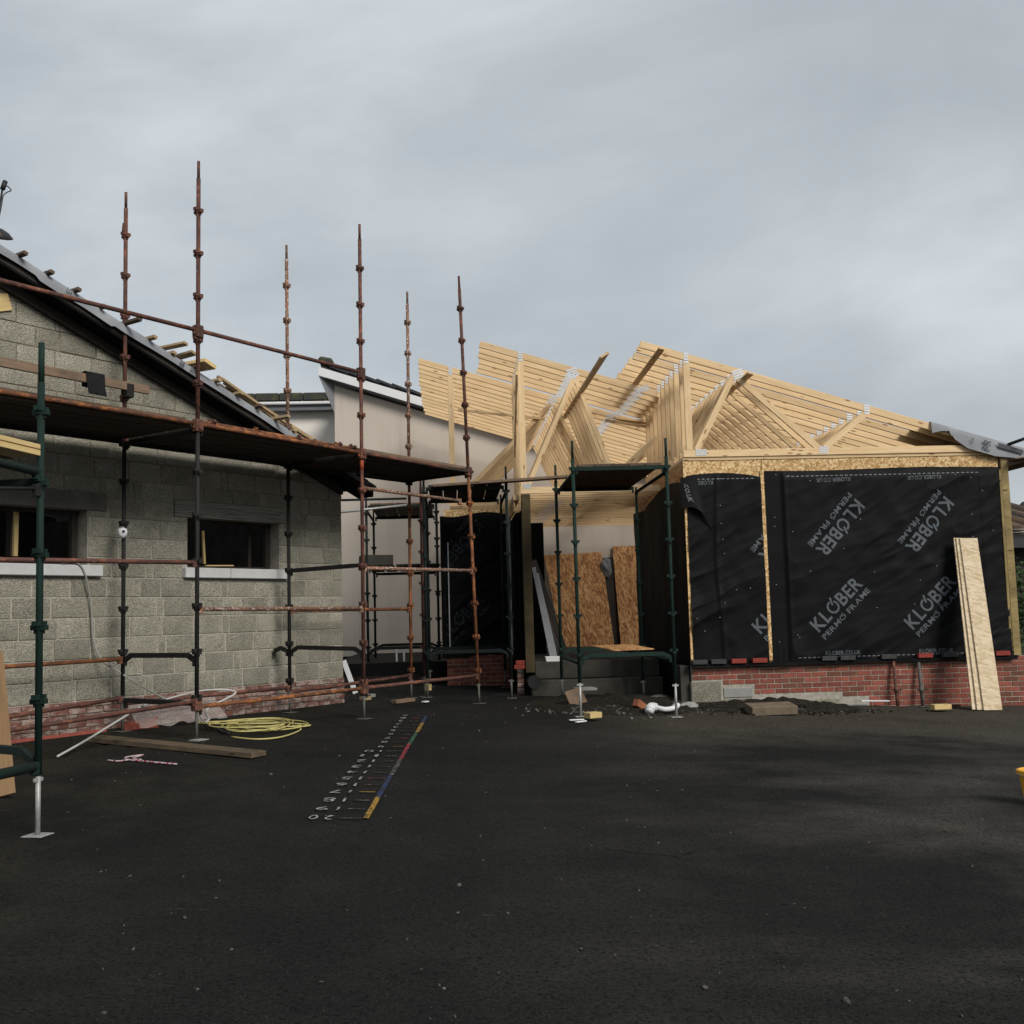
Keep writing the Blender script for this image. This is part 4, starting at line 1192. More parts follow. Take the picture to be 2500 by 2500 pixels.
# grey membrane over the eave, hanging in front of the first truss
def eave_sheet():
    V, Fc = [], []; N = 60
    for i in range(N + 1):
        f_ = i / N; u = 7.33 + 1.75 * f_
        zt_ = zc(u, 2.918, 5.681) + .012
        hang = (.04 + .22 * min(1, f_ * 3.2) if f_ < .55 else .26 - .16 * (f_ - .55) / .45)
        if f_ < .16: hang = .13 - .10 * math.sin(f_ / .16 * math.pi * .5) + .05
        if .14 < f_ < .2: hang *= .8
        wv = .012 * noise.noise(Vector((u * 3, 2, 2)))
        for w_, z_ in ((1.2, .0), (.2, .004), (-.03, .003), (-.045 + wv, -hang * .3), (-.055 + wv, -hang * .65), (-.06 + wv * 1.3, -hang)):
            V.append(RP(u, VF + w_ - .02, zt_ + z_ if w_ > 0 else zt_ + z_))
    for i in range(N):
        for k in range(5): Fc.append((i * 6 + k, i * 6 + k + 1, i * 6 + k + 7, i * 6 + k + 6))
    me = bpy.data.meshes.new('eave'); me.from_pydata(V, [], Fc)
    for p in me.polygons: p.use_smooth = True
    o = link('eave_membrane', setmat(me, m_membgrey), tf)
    fr = lambda X, Y: RP(X, VF - .102, zc(X, 2.918, 5.681) + Y)
    text_obj('membrane_print', o, m_printdk, 'PR', .105, .17, 80, (8.16, -.115), fr, None, 0, .16)
    text_obj('membrane_print', o, m_printdk, 'AIR', .035, .1, 80, (7.94, -.11), fr, None, 0, .16)
    V = [fr(8.33, -.03), fr(8.72, -.035), fr(8.72, -.10), fr(8.35, -.10)]
    me = bpy.data.meshes.new('bar'); me.from_pydata(V, [], [(0, 1, 2, 3)]); link('membrane_print', setmat(me, m_printdk), o)
eave_sheet()
tube('gutter_bracket', tf, m_blackrub, pl(2462, 1085, e, VF - .06), pl(2515, 1066, e, VF - .3), .025)
# plinth of the front wing
bx('plinth_core', tf, m_mortar, UL, 8.58, VF + .006, VF + .1, -.15, ZP - .006, MR, RP)
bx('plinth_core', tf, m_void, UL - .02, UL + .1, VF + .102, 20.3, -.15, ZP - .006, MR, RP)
bx('plinth_side', tf, m_concslab, UL - .16, UL - .025, VF + .05, VF + .5, -.1, ZP - .01, MR, RP, .004)
row = 0; z = ZP - .012 - .068
while z > -.1:
    u = UL - (.1125 if row % 2 else 0) + .002
    while u < 8.58:
        u0, u1 = max(u, UL), min(u + .225, 8.58)
        lim = 4.43 if row >= 4 else (3.96 if row >= 3 else UL)
        if row >= 6: lim = 5.75
        if row >= 7: lim = 6.15
        if u1 > lim + .05:
            u0 = max(u0, lim)
            unit('brick', tf, m_brick, u0 + .0055, u1 - .0055, z + .005, z + .0705, VF + rb.uniform(-.004, .001), .1, .004, MR, RP)
        u += .225
    z -= .0755; row += 1
for (u0, u1, z0, z1, m, dv) in ((3.47, 3.93, .23, .535, m_block, .03), (3.955, 4.40, .285, .435, m_conc, .008), (3.955, 4.40, .18, .275, m_block, .01), (3.45, 4.30, -.05, .215, m_block, .035),
                                 (4.32, 5.70, -.05, .235, m_block, .028), (5.71, 6.12, -.1, .14, m_conc, .03)):
    unit('block', tf, m, u0 + .004, u1 - .004, z0, z1, VF - dv, .12, .012, MR, RP)
# rear left wing wall and the check beside the entrance
VL = 19.36
bx('sheathing_panel', tf, m_osb, -.13, 1.03, VL, VL + .02, .95, 3.49, MR, RP, .001)
bx('sheathing_panel', tf, m_osb, 1.035, 1.06, 17.75, VL + .02, 3.28, 3.56, MR, RP, .001)
bx('wall_plate', tf, m_pine, 1.03, 1.13, 17.7, VL + .1, 3.555 - .09, 3.553, MR, RP, .002)
offL = lambda u, z: .015 + .9 * abs(wrinkle(u + 3, z)) + .05 * math.exp(-((u + .16) / .07) ** 2)
frL = lambda u, w, z: RP(u, VL - .004 - w, z)
ml_ = sheet('membrane', tf, m_memb, -.2, 1.0, lambda u: 3.40 - .04 * math.cos(u * 5), lambda u: .86, offL, frL, 60, 70)
for cu, cz, an in ((onR(1128, 1506, VL)[0], onR(1128, 1506, VL)[1], 44), (onR(1128, 1330, VL)[0], onR(1128, 1330, VL)[1], 229)):
    logo(ml_, 0, 0, an, lambda X, Y: RP(X, VL - .009 - offL(X, Y), Y), (cu, cz), [(Vector((-.12, 0, 0)), Vector((-1, 0, 0))), (Vector((.95, 0, 0)), Vector((1, 0, 0)))], m_printshade)
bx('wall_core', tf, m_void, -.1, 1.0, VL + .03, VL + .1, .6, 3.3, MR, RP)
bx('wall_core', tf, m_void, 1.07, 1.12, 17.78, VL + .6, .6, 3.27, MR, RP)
sheet('membrane_underside', tf, m_whitedull, 17.8, 18.35, lambda v: 3.2, lambda v: .98 + .05 * math.sin(v * 9), lambda v, z: .02 + .05 * abs(noise.noise(Vector((v * 2, z * 1.6, 3)))), lambda v, w, z: RP(1.045 - w - .12 * (18.35 - v), v, z), 16, 40)
bx('white_trim', tf, m_whitedull, -.075, -.055, VL - .09, VL - .07, 1.0, 2.9, MR, RP)
# plinth of the rear wing: dark bricks and the end pier
bx('plinth_core', tf, m_mortar, -.12, 1.02, VL - .02, VL + .1, .1, .9, MR, RP)
for row in range(10):
    u = -.14 - (.1125 if row % 2 else 0)
    while u < 1.03:
        u0, u1 = max(u, -.13), min(u + .225, 1.04)
        if u1 - u0 > .05: unit('brick', tf, m_brick, u0 + .005, u1 - .005, .90 - .075 * (row + 1) + .005, .90 - .075 * row - .005, VL - .03, .1, .004, MR, RP)
        u += .225
for row in range(8):
    unit('brick', tf, m_brickold, 1.02, 1.125, .72 - .075 * (row + 1) + .005, .72 - .075 * row - .005, 17.72, .2, .004, MR, RP)
box('entrance_post', tf, m_postdk, RP(1.225, 17.66, (3.55 + .66) / 2), (.145, .14, 2.89), MR, .004)
# slab, upstand and step in the opening
bx('floor_slab', tf, m_concslab, 1.30, UL - .18, 17.60, 24.9, .55, ZP + .04, MR, RP, .01)
bx('shaded_floor', tf, m_memb, -2.2, 1.29, 19.6, 24.9, .3, ZP + .02, MR, RP, .01)  # floor slab coloured black to stand for the yard's deep shade
bx('step', tf, m_concslab, 1.22, UL - .18, 17.32, 17.598, .05, .545, MR, RP, .015)
tube('drain_pipe', tf, m_blackrub, RP(1.26, 17.30, .52), RP(1.26, 17.75, .52), .10, 20)
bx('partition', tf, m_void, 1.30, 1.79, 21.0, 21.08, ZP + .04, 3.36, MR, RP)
bx('partition', tf, m_memb, 1.14, 1.30, 17.82, 20.9, ZP + .04, 3.3, MR, RP)
# ================================================================== RENDERED HOUSE BEHIND
VH = 25.3
hs = thing('rendered_house', RP(1, VH, .4), 'cream rendered house with a white verge and dark tiled roof behind the scaffold', 'house')
hl, hr = onR(817, 1000, VH)[0], 7.5
hv0 = onR(778, 896, VH - .25); hv1 = onR(1533, 1122, VH - .25)
hsl = (hv0[1] - hv1[1]) / (hv1[0] - hv0[0])
hz = lambda u: hv0[1] - hsl * (u - hv0[0])
prism('wall', hs, m_cream, [(hl, .74), (hr, .74), (hr, hz(hr) - .28), (hl, hz(hl) - .28)], VH, VH + .3, lambda s, t, z: RP(s, t, z))
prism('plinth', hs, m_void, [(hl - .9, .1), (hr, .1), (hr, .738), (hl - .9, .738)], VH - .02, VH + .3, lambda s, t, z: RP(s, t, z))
frH = lambda s, t, z: RP(s, t, z)
uL = hv0[0]
prism('bargeboard', hs, m_white, [(uL, hz(uL) - .20), (hr, hz(hr) - .20), (hr, hz(hr)), (uL, hz(uL))], VH - .28, VH - .25, frH)
prism('soffit', hs, m_soffit, [(uL, hz(uL) - .225), (hr, hz(hr) - .225), (hr, hz(hr) - .205), (uL, hz(uL) - .205)], VH - .25, VH - .002, frH)
# deep eave at the high end with its raking soffit
V = [RP(uL, VH - .27, hz(uL) - .22), RP(hl, VH - .01, hz(hl) - .95), RP(hl, VH - .01, hz(hl) - .25), RP(uL + .02, VH + 1.8, hz(uL) - .22), RP(hl, VH + 1.8, hz(hl) - .95)]
me = bpy.data.meshes.new('eave'); me.from_pydata(V, [], [(0, 2, 1), (0, 1, 4, 3)]); setmat(me, m_soffit); link('soffit', me, hs)
prism('side_wall', hs, m_cream, [(hl, .74), (hl + .3, .74), (hl + .3, hz(hl) - .5), (hl, hz(hl) - .4)], VH + .302, VH + 5, frH)
# tiles along the verge, stepped courses
k = 0; u = uL + .28
while u < hr:
    u1 = u + .36
    for j in range(5):
        v = VH - .3 + .9 * j
        p0 = RP(u - .03, v + .45, hz(u - .03) + .105); p1 = RP(u1 + .05, v + .45, hz(u1 + .05) + .062)
        beam('roof_tile', hs, m_tile, p0, p1, .885, .06, ub)
    u = u1; k += 1
for j in range(6): box('ridge_tile', hs, m_moss, RP(uL + .16, VH - .08 + .46 * j, hz(uL) + .15), (.34, .44, .16), MR @ Matrix.Rotation(.2, 3, 'Y'), .05)
prism('roof_deck', hs, m_tile, [(uL + .05, hz(uL) + .005), (hr, hz(hr) + .005), (hr, hz(hr) + .03), (uL + .05, hz(uL) + .03)], VH - .25, VH + 5, frH)
# lower pale wing to the left of it
h2 = thing('pale_wing', RP(-5, 29, .4), 'pale rendered wing with white gutter and mossy tile edge behind the concrete block gable', 'house')
V2 = 29.5
g0_, g1_ = onR(560, 980, V2 - .3), onR(816, 983, V2 - .3)
zg = g1_[1]; uA, uB = g0_[0] - 2.5, g1_[0] + .3
bx('wall', h2, m_cream2, uA, uB + .5, V2, V2 + .3, .2, zg - .06, MR, RP)
bx('soffit', h2, m_soffit, uA, uB, V2 - .3, V2 - .002, zg - .19, zg - .17, MR, RP)
bx('fascia', h2, m_soffit, uA, uB, V2 - .3, V2 - .28, zg - .165, zg - .03, MR, RP)
tube('gutter', h2, m_white, RP(uA, V2 - .36, zg - .0), RP(uB, V2 - .36, zg - .0), .055, 12)
x = uA
while x < uB:
    box('roof_tile', h2, m_moss, RP(x + .32, V2 - .25, zg + .155), (.625, .4, .21), MR, .015)
    x += .64
bx('roof_deck', h2, m_tile, uA, uB, V2 - .2, V2 + 4, zg + .0, zg + .05, MR, RP)
# ================================================================== SHED AND HEDGE AT THE RIGHT EDGE
sh = thing('tiled_shed', RP(12.4, 22, 0), 'dark tiled shed at the right edge behind the corner post', 'shed')
bx('wall', sh, m_darkboard, 10.35, 14.5, 22.0, 25, -.3, 2.85, MR, RP)
zt_ = 3.30
for i in range(9):
    tube('roof_tile', sh, m_oldboard, RP(10.42 + .46 * i, 21.6, zt_ - .35), RP(10.42 + .46 * i, 25, zt_ + .5), .16, 12)
bx('roof_slab', sh, m_tile, 10.2, 14.6, 21.7, 25, zt_ - .48, zt_ - .36, MR, RP)
bx('ridge_beam', sh, m_tile, 10.2, 14.6, 21.6, 21.72, zt_ - .62, zt_ - .34, MR, RP)
for y0, y1 in ((1293, 1291), (1301, 1296)):
    tube('wire', sh, m_galv, pl(2470, y0, e, 21.5), pl(2530, y1, e, 21.5), .01, 6)
def hedge():
    bm = bmesh.new(); rh = random.Random(5)
    for _ in range(2600):
        c = RP(10.7 + rh.gauss(0, .75), 20.6 + rh.gauss(0, .35), 1.6 + rh.gauss(0, .55))
        if c.z < 0 or c.z > 2.45: continue
        m_ = Matrix.Translation(c) @ Matrix.Rotation(rh.uniform(0, 6.3), 4, (rh.random() - .5, rh.random() - .5, rh.random() - .5))
        s_ = rh.uniform(.035, .075)
        vs_ = [bm.verts.new(m_ @ Vector(q)) for q in ((-s_, 0, 0), (0, -s_ * .5, .01), (s_, 0, 0), (0, s_ * .5, .01))]
        bm.faces.new(vs_)
    o = thing('hedge', RP(10.7, 20.6, 0), 'dark green hedge squeezed between the corner post and the shed', 'hedge')
    me = bpy.data.meshes.new('leaves'); bm.to_mesh(me); bm.free(); setmat(me, m_leaf)
    f = link('foliage', me, o); f['kind'] = 'stuff'
    for i in range(5): tube('stem', o, m_darkboard, RP(10.2 + .25 * i, 20.6, -.2), RP(10.2 + .25 * i, 20.65, 1.7), .025, 8)
hedge()

# ================================================================== LOOSE THINGS
# weights on the membrane ledge
wl = [(1707, 'g', 'leftmost grey brick on the membrane ledge, at the corner of the timber frame'), (1753, 'g', 'second grey brick from the left corner of the membrane ledge'),
      (1802, 'r', 'red brick on the ledge just right of the two left grey bricks'), (1853, 'r', 'red brick on the ledge touching the vertical yellow strip between membranes'),
      (2023, 'g', 'grey brick under the left printed web address on the ledge'), (2068, 'g', 'grey brick just right of the left printed web address on the ledge'),
      (2168, 'g', 'lone grey brick on the ledge directly above the rusty prop'), (2257, 'r', 'red brick on the ledge just above the grey steel prop'),
      (2318, 'g', 'dark grey brick under the right printed web address'), (2374, 'r', 'red brick on the ledge at the left edge of the leaning board strips'), (2446, 'r', 'red brick half hidden behind the leaning board strips')]
for px, c_, lb in wl:
    u, _ = onR(px, 1614, VF - .05)
    if c_ == 'r' and px == 2374: u += .02
    box('loose_brick', None, m_brickred if c_ == 'r' else m_brickgrey, RP(u, VF - .062, ZP + .008 + .033), (.22, .1, .066), MR @ Matrix.Rotation(rb.uniform(-.08, .08), 3, 'Z'), .004,
        label=lb, cat='brick', group='bricks weighing down the membrane ledge')
box('loose_brick', None, m_brickred, RP(1.045, 17.55, .76), (.17, .1, .066), MR, .004, label='lower red brick of the pair beside the foot of the timber entrance post', cat='brick')
box('loose_brick', None, m_brickred, RP(1.055, 17.55, .828), (.14, .1, .066), MR @ Matrix.Rotation(.1, 3, 'Z'), .004, label='upper red brick of the pair beside the foot of the timber entrance post', cat='brick')
# board strips leaning on the membrane
for i, (b0, b1, t0, t1, lb) in enumerate(((2434, 2478, 2346, 2382, 'front pale board strip of three leaning against the black membrane'), (2419, 2452, 2340, 2370, 'middle board strip of the three leaning against the membrane'), (2402, 2436, 2334, 2364, 'rear board strip of the three leaning against the membrane'))):
    g_ = ong((b0 + b1) / 2, 1739 - 1.5 * i); p0 = RP(g_.dot(a), 15.30 + .03 * i, 0); p0.z = gz(p0.x, p0.y) + .012
    vt = VF - .20 + .025 * i; ut, zt2 = onR((t0 + t1) / 2, 1314, vt)
    beam('board_strip', None, m_osbpale, p0, RP(ut, vt, zt2), .27, .021, e, .002, label=lb, cat='board', group='board strips leaning on the membrane')
# props
for px0, px1, m, lb in ((2181, 2190, m_rust, 'rusty steel prop leaning on the red brick plinth'), (2242, 2251, m_jack, 'grey steel prop leaning on the red brick plinth')):
    u0, _ = onR(px1, 1728, 15.9); u1, _ = onR(px0, 1612, VF - .05)
    q0 = RP(u0, 15.86, 0); q0.z = gz(q0.x, q0.y); q1 = RP(u1, VF - .045, .775)
    o = thing('steel_prop', q0, lb, 'steel prop', 'steel props leaning on the brick plinth')
    tube('pole', o, m, q0, q1, .026); tube('collar', o, m, q0.lerp(q1, .30), q0.lerp(q1, .42), .034)
    x = frame(q0, q1); tube('pin', o, m_dkiron, q0.lerp(q1, .36) - a * .07, q0.lerp(q1, .36) + a * .09, .008)
    box('foot_plate', o, m, q0 + Vector((0, 0, .006)), (.13, .12, .01), MR)
# slab, offcuts
g_ = ong(1892, 1742)
o = box('paving_slab', None, plain('brown stained slab', (.16, .125, .09), .9, .3, 8, .1, 0, .3), RP(g_.dot(a), g_.dot(e) + .18, g_.z + .05), (.64, .34, .12), MR @ Matrix.Rotation(.04, 3, 'Z') @ Matrix.Rotation(.10, 3, 'X'), .008,
        label='brown stained paving slab lying in the soil before the brick plinth', cat='paving slab')
g_ = ong(2301, 1734); box('timber_block', None, m_studyellow, RP(g_.dot(a), g_.dot(e) + .05, g_.z + .045), (.25, .16, .07), MR, .005, label='yellow timber block on the ground beside the leaning board strips', cat='timber block')
g_ = ong(2140, 1722); box('white_strip', None, m_white, RP(g_.dot(a), 15.85, g_.z + .06), (.42, .1, .015), MR @ Matrix.Rotation(.03, 3, 'Y'), .002, label='white trim strip lying at the foot of the red brick plinth', cat='trim strip')
g_ = ong(2310, 1730); box('dark_plank', None, m_darkboard, RP(6.95, 15.88, gz(7, 15.9) + .03), (1.0, .1, .05), MR, .003, label='thin dark plank along the foot of the brick plinth', cat='plank')
# white gully pipe
g_ = ong(1595, 1741)
p_ = [G(g_.x, g_.y, .07) + Vector(q) for q in ((-.06, -.05, -.02), (-.03, .03, .04), (.05, .06, .03), (.16, .05, .0), (.27, .06, .01), (.36, .12, .05))]
gp = thing('gully_pipe', G(g_.x, g_.y), 'white plastic gully bend lying on the ground near the right green post', 'pipe')
link('bend', from_bm(sweep(catmull(p_[:3], 6), .056, 14), m_white, True), gp)
link('tail', from_bm(sweep(catmull(p_[2:], 6), .034, 12), m_white, True), gp)
for f_ in (0, 1): link('collar', tubem(.05, .068 if f_ == 0 else .043, m_white, 16), gp, frame(p_[f_ * 4], p_[f_ * 4 + 1]))
# yellow timber block, plastic slivers, orange brick, boards in the rubble
g_ = ong(1450, 1757); box('timber_block', None, m_studyellow, RP(g_.dot(a), g_.dot(e) + .1, g_.z + .05), (.19, .15, .075), MR @ Matrix.Rotation(.5, 3, 'Z'), .005, label='yellow timber block on the ground before the left green post', cat='timber block')
for x0, y0, x1, y1, lb in ((1390, 1759, 1425, 1757, 'longer white plastic sliver on the ground by the yellow block'), (1406, 1764, 1430, 1761, 'nearer white plastic sliver on the ground by the yellow block')):
    q0, q1 = GP(x0, y0, .03), GP(x1, y1, .03); beam('plastic_sliver', None, m_white, q0, q1, .04, .015, label=lb, cat='plastic sliver')
g_ = ong(1563, 1733); box('loose_brick', None, m_brickorange, RP(g_.dot(a), g_.dot(e), g_.z + .06), (.2, .1, .1), MR @ Matrix.Rotation(.7, 3, 'Z') @ Matrix.Rotation(.5, 3, 'Y'), .004, label='orange brick standing tilted in the rubble beside the white gully bend', cat='brick')
g_ = ong(1420, 1730); beam('board_offcut', None, m_brownboard, G(g_.x, g_.y, .0), G(g_.x - .1, g_.y + .35, .26), .24, .02, e, label='brown board offcut leaning in the rubble behind the left green post', cat='board offcut')
box('board_offcut', None, m_conc, RP(2.02, 16.95, .42), (.3, .3, .04), MR @ Matrix.Rotation(.2, 3, 'Z'), .004, label='pale flat board offcut lying on the rubble before the concrete step', cat='board offcut')
for u, v, s_, lb in ((3.1, 16.6, .2, 'rounded pale stone before the concrete step near the right cheek wall'), (2.1, 16.0, .22, 'broken concrete lump in the rubble right of the left green post'), (3.3, 15.4, .2, 'flat broken stone at the foot of the right green post')):
    bm = bmesh.new(); bmesh.ops.create_icosphere(bm, subdivisions=2, radius=.5)
    for w in bm.verts: w.co = Vector((w.co.x * s_ * 1.4, w.co.y * s_, w.co.z * s_ * .6)) * (1 + .5 * noise.noise(w.co * 2.3 + Vector((u, v, 0))))
    p_ = RP(u, v, 0); link('stone', from_bm(bm, m_conc), None, T(G(p_.x, p_.y, s_ * .2)), lb, 'stone')
# strand boards leaning on the far wall
FZ = ZP + .04
fl = ZP + .04
for (tl, tr, bl_, br, lb) in (((1328, 1356), (1468, 1347), (1372, 1580), (1500, 1575), 'wide brown strand board leaning on the cream wall in the entrance'), ((1495, 1334), (1560, 1332), (1516, 1569), (1574, 1566), 'narrow brown strand board leaning on the cream wall beside the wide one')):
    vt, vb = VH - .06, VH - .42
    P = [RP(*( (lambda q, v: (q[0], v, q[1]))(onR(*p, v), v))) for p, v in ((tl, vt), (tr, vt), (br, vb), (bl_, vb))]
    for p in P[2:]: p.z = fl + .004
    nn = (P[1] - P[0]).cross(P[3] - P[0]).normalized()
    org = P[3]; X = (P[2] - P[3]).normalized(); Y = nn.cross(X) * -1
    if Y.z < 0: Y = -Y
    mw = Matrix((X, Y, X.cross(Y))).transposed().to_4x4(); mw.translation = org
    inv = mw.inverted()
    bm = bmesh.new(); A = [bm.verts.new(inv @ p) for p in P]; B = [bm.verts.new(inv @ (p + nn * (.018 if nn.y > 0 else -.018))) for p in P]
    bm.faces.new(A); bm.faces.new(B[::-1])
    for i in range(4): bm.faces.new((A[i], B[i], B[(i + 1) % 4], A[(i + 1) % 4]))
    link('strand_board', from_bm(bm, m_osbdark), None, mw, lb, 'strand board', 'strand boards leaning on the far wall')
# grey trims leaning in the entrance with a white tray
g0 = onR(1347, 1601, 18.1); g1 = onR(1303, 1385, 18.1)
for i, lb in enumerate(('front grey trim board leaning beside the timber entrance post', 'rear grey trim board leaning beside the timber entrance post')):
    beam('trim_board', None, m_trim, RP(g0[0] + .07 * i, 18.0 + .05 * i, fl), RP(g1[0] + .05 * i, 18.12 + .05 * i, g1[1] - .1 * i), .065, .02, e, label=lb, cat='trim board')
beam('dark_plank', None, m_darkboard, RP(onR(1385, 1592, 18.3)[0], 18.3, fl), RP(onR(1302, 1368, 18.3)[0], 18.3, onR(1302, 1368, 18.3)[1]), .1, .04, e, label='dark plank leaning over the grey trim boards in the entrance', cat='plank')
bm = bmesh.new(); bmesh.ops.create_cube(bm, size=1, matrix=Matrix.Diagonal((.28, .2, .075, 1)))
tp_ = [f for f in bm.faces if f.normal.z > .9]; bmesh.ops.inset_region(bm, faces=tp_, thickness=.012, depth=0); bmesh.ops.translate(bm, verts=tp_[0].verts[:], vec=(0, 0, -.06))
for v in bm.verts:
    if v.co.z < -.03: v.co.x *= .9; v.co.y *= .9
u_, _ = onR(1352, 1607, 17.75); link('white_tray', from_bm(bm, m_white), None, W3(MR, RP(u_, 17.75, fl + .038)), 'white plastic tray on the concrete slab edge in the entrance', 'tray')
_u = onR(1506, 1575, VH - .2)[0]; beam('dark_plank', None, m_darkboard, RP(_u + .02, VH - .3, fl), RP(onR(1478, 1352, VH)[0], VH - .06, onR(1478, 1352, VH)[1] - .1), .32, .03, e, label='dark plank standing in the gap between the two brown strand boards', cat='plank')
# clear bundle beside the boards
bm = bmesh.new(); bmesh.ops.create_icosphere(bm, subdivisions=3, radius=.16)
for v in bm.verts: v.co = Vector((v.co.x * .8, v.co.y * .5, v.co.z * 1.3)) * (1 + .5 * noise.noise(v.co * 9))
link('plastic_bundle', from_bm(bm, m_soffit), None, T(RP(onR(1482, 1385, VH - .15)[0], VH - .14, onR(1482, 1385, VH - .15)[1])), 'crumpled grey plastic wrap stuffed between the two strand boards', 'plastic wrap')
# rear yard bits
for px, m, lb in ((968, m_galv, 'left of the three thin steel stakes before the cream wall'), (986, m_galv, 'middle of the three thin steel stakes before the cream wall'), (1004, m_galv, 'right of the three thin steel stakes before the cream wall')):
    q = pl(px, 1585, e, 20.0); tube('steel_stake', None, m, Vector((q.x, q.y, gz(q.x, q.y) - .02)), q, .02, label=lb, cat='steel stake', group='steel stakes behind the scaffold')
q0, q1 = pl(868, 1680, e, 17.6), pl(839, 1613, e, 17.8)
q0.z = gz(q0.x, q0.y) + .01
beam('white_trim', None, m_white, q0, q1, .08, .02, e, label='white plastic trim leaning at the corner of the block gable', cat='trim strip')
for i, (u0, u1, v, z) in enumerate(((-3.4, -1.75, 19.9, .66), (-3.2, -.4, 19.7, .52))):
    beam('sleeper', None, m_darkboard, RP(u0, v, z), RP(u1, v, z), .2, .12, label=('upper dark timber sleeper' if i == 0 else 'lower dark timber sleeper') + ' in the yard below the cream wall', cat='sleeper')
for px, py, w, m, lb in ((892, 1704, .14, m_batten, 'pale timber offcut beside the corner scaffold foot'), (905, 1697, .1, m_conc, 'pale lump of stone right of the corner scaffold foot'), (984, 1711, .42, m_brownboard, 'short timber sole pad under the far rusty standard'), (1044, 1678, .07, m_studyellow, 'tiny yellow timber label block by the dark scaffold foot')):
    q = ong(px, py); box('timber_offcut' if m is not m_conc else 'stone', None, m, G(q.x, q.y, .03), (w, .12, .05 if w != .07 else .14), ML, .004, label=lb, cat='timber offcut' if m is not m_conc else 'stone')
for px, py, lb in ((1038, 1711, 'scrap of white paper on the asphalt near the far rusty standard'),):
    q = ong(px, py); box('paper_scrap', None, m_white, G(q.x, q.y, .02), (.1, .07, .02), ML, .004, label=lb, cat='paper scrap')
# sole plank under two standards
q0, q1 = GP(232, 1806, .035), GP(632, 1846, .035)
sp_ = beam('sole_plank', None, m_plank, q0, q1, .225, .05, label='long brown timber sole plank under the first pair of scaffold feet', cat='plank')
box('base_plate', rs, m_galv, GP(486, 1818, .066), (.15, .15, .008), ML)
# red brick strip along the wall foot
beam('red_strip', None, plain('red clay kerb', (.24, .06, .045), .85, .25, 12), LP(onL(20, 1835, .2)[0], .16, .36), LP(onL(262, 1818, .2)[0], .16, .37), .06, .1, label='red clay strip at the foot of the block gable, left of the plank', cat='kerb strip')
beam('red_strip', None, plain('red clay kerb', (.24, .06, .045), .85, .25, 12), LP(onL(300, 1795, .2)[0], .2, .40), LP(onL(383, 1782, .2)[0], .2, .43), .06, .13, label='short red clay piece behind the timber sole plank', cat='kerb strip')
# hoses, cables, twine
def gpt(px, py, dz=.02): q = ong(px, py); return G(q.x, q.y, dz)
coil = []
cc = ong(628, 1772)
for k in range(96):
    t = k * .48 + .4 * math.sin(k * .05); w_ = k / 95
    rx, ry = .40 + .10 * math.sin(k * .09), .38 + .26 * math.sin(k * .11 + 1.2)
    coil.append(G(cc.x - .03 + rx * math.cos(t) + .20 * math.sin(k * .047), cc.y + ry * math.sin(t) + .16 * math.sin(k * .041 + 2), .016 + .055 * w_))
tail = [gpt(x, y, .02) for x, y in ((565, 1800), (625, 1806), (690, 1800), (735, 1780))]
rope('garden_hose', m_hose, tail + coil, .009, n_=4, label='yellow garden hose coiled on the ground by the scaffold', cat='hose')
rope('white_hose', m_hosew, [gpt(140, 1849), gpt(140, 1849, .01).lerp(pl(352, 1722, n, WL + .62), .3), gpt(140, 1849, .02).lerp(pl(352, 1722, n, WL + .62), .65), pl(352, 1722, n, WL + .62), LP(8.25, .5, .72), LP(8.6, .75, .80), LP(8.85, 1.0, .76), pl(507, 1730, n, WL + 1.0), pl(510, 1755, n, WL + .95), pl(500, 1762, n, WL + 1.0), gpt(488, 1762, .1)], .012, n_=8, label='white hose running from the ground up over the low scaffold tubes', cat='hose')
rope('grey_cable', m_grey, [pxL(150, 1374, .08), pxL(190, 1376, .08), pxL(210, 1410, .08), pxL(222, 1480, .05), pxL(228, 1560, .06), pxL(248, 1610, .15), pxL(290, 1640, .3), pxL(340, 1672, .5), pxL(405, 1708, .7)], .011, n_=8, label='grey cable drooping from the window sill to the low scaffold tubes', cat='cable')
rope('hose_end', m_blackrub, [gpt(500, 1765, .05), gpt(535, 1785, .03), gpt(560, 1792, .02)], .016, n_=6, label='black rubber hose connector beside the yellow coil', cat='hose connector')
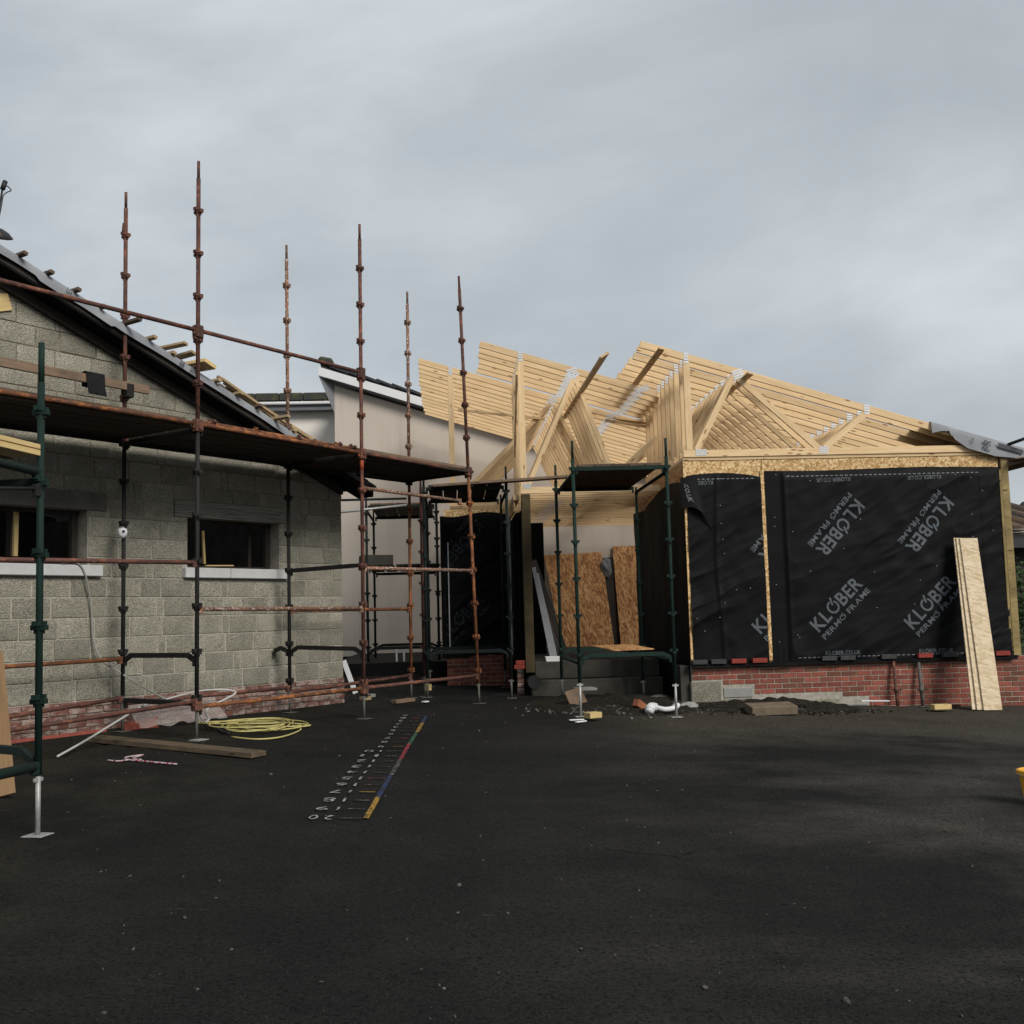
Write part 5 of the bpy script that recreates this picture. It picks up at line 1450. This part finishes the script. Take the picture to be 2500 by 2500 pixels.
rope('twine', m_rope, [gpt(x, y, .015) for x, y in ((263, 1857), (290, 1859), (318, 1855), (345, 1858), (390, 1863), (432, 1866), (390, 1862), (350, 1859), (318, 1856), (305, 1850), (330, 1845), (350, 1843), (335, 1847), (325, 1851), (345, 1855))], .0075, n_=6, label='red and white twine tangled on the asphalt', cat='twine')
# crumpled clear sheet at the wall foot
V, Fc = [], []
for j in range(9):
    for i in range(22):
        s = 8.0 + 1.3 * i / 21; f_ = j / 8
        V.append(LP(s, .05 + .28 * f_ + .04 * noise.noise(Vector((s * 5, f_ * 4, 1))), .66 - .26 * f_ + .05 * noise.noise(Vector((s * 6, f_ * 5, 9)))))
for j in range(8):
    for i in range(21): Fc.append((j * 22 + i, j * 22 + i + 1, (j + 1) * 22 + i + 1, (j + 1) * 22 + i))
me = bpy.data.meshes.new('polythene'); me.from_pydata(V, [], Fc)
for p in me.polygons: p.use_smooth = True
pm = NB('clear polythene', .25, .6); pm.col((.55, .5, .47)); pm.b.inputs['Alpha'].default_value = .32
link('polythene_sheet', setmat(me, pm.m), None, None, 'crumpled clear polythene draped at the brick foot of the block gable', 'polythene sheet')
# yellow bucket at the right edge
bp = ong(2540, 1966); br_ = .145
bk_ = thing('yellow_bucket', G(bp.x, bp.y), 'yellow plastic bucket on the asphalt at the right edge of the picture', 'bucket')
bm = bmesh.new()
prof = [(.0, .01), (br_ * .74, .01), (br_ * .97, .245), (br_ * 1.09, .245), (br_ * 1.09, .275), (br_ * .97, .28), (br_ * .93, .27), (br_ * .72, .02), (0, .02)]
rings = []
for r_, z in prof: rings.append([bm.verts.new((r_ * math.cos(k * math.pi / 16), r_ * math.sin(k * math.pi / 16), z)) for k in range(32)] if r_ else [bm.verts.new((0, 0, z))])
for A, B in zip(rings, rings[1:]):
    for k in range(32):
        f_ = [A[k % len(A)], A[(k + 1) % len(A)], B[(k + 1) % len(B)], B[k % len(B)]]
        bm.faces.new(list(dict.fromkeys(f_)))
link('body', from_bm(bm, m_yellow, False), bk_, T(G(bp.x, bp.y)))
c_ = G(bp.x, bp.y); rope('handle', m_galv, [c_ + Vector((math.cos(t) * br_ * 1.1, -.02 - .09 * math.sin(t), .25 - .03 * math.sin(t))) for t in [i * math.pi / 8 for i in range(9)]], .004, bk_)
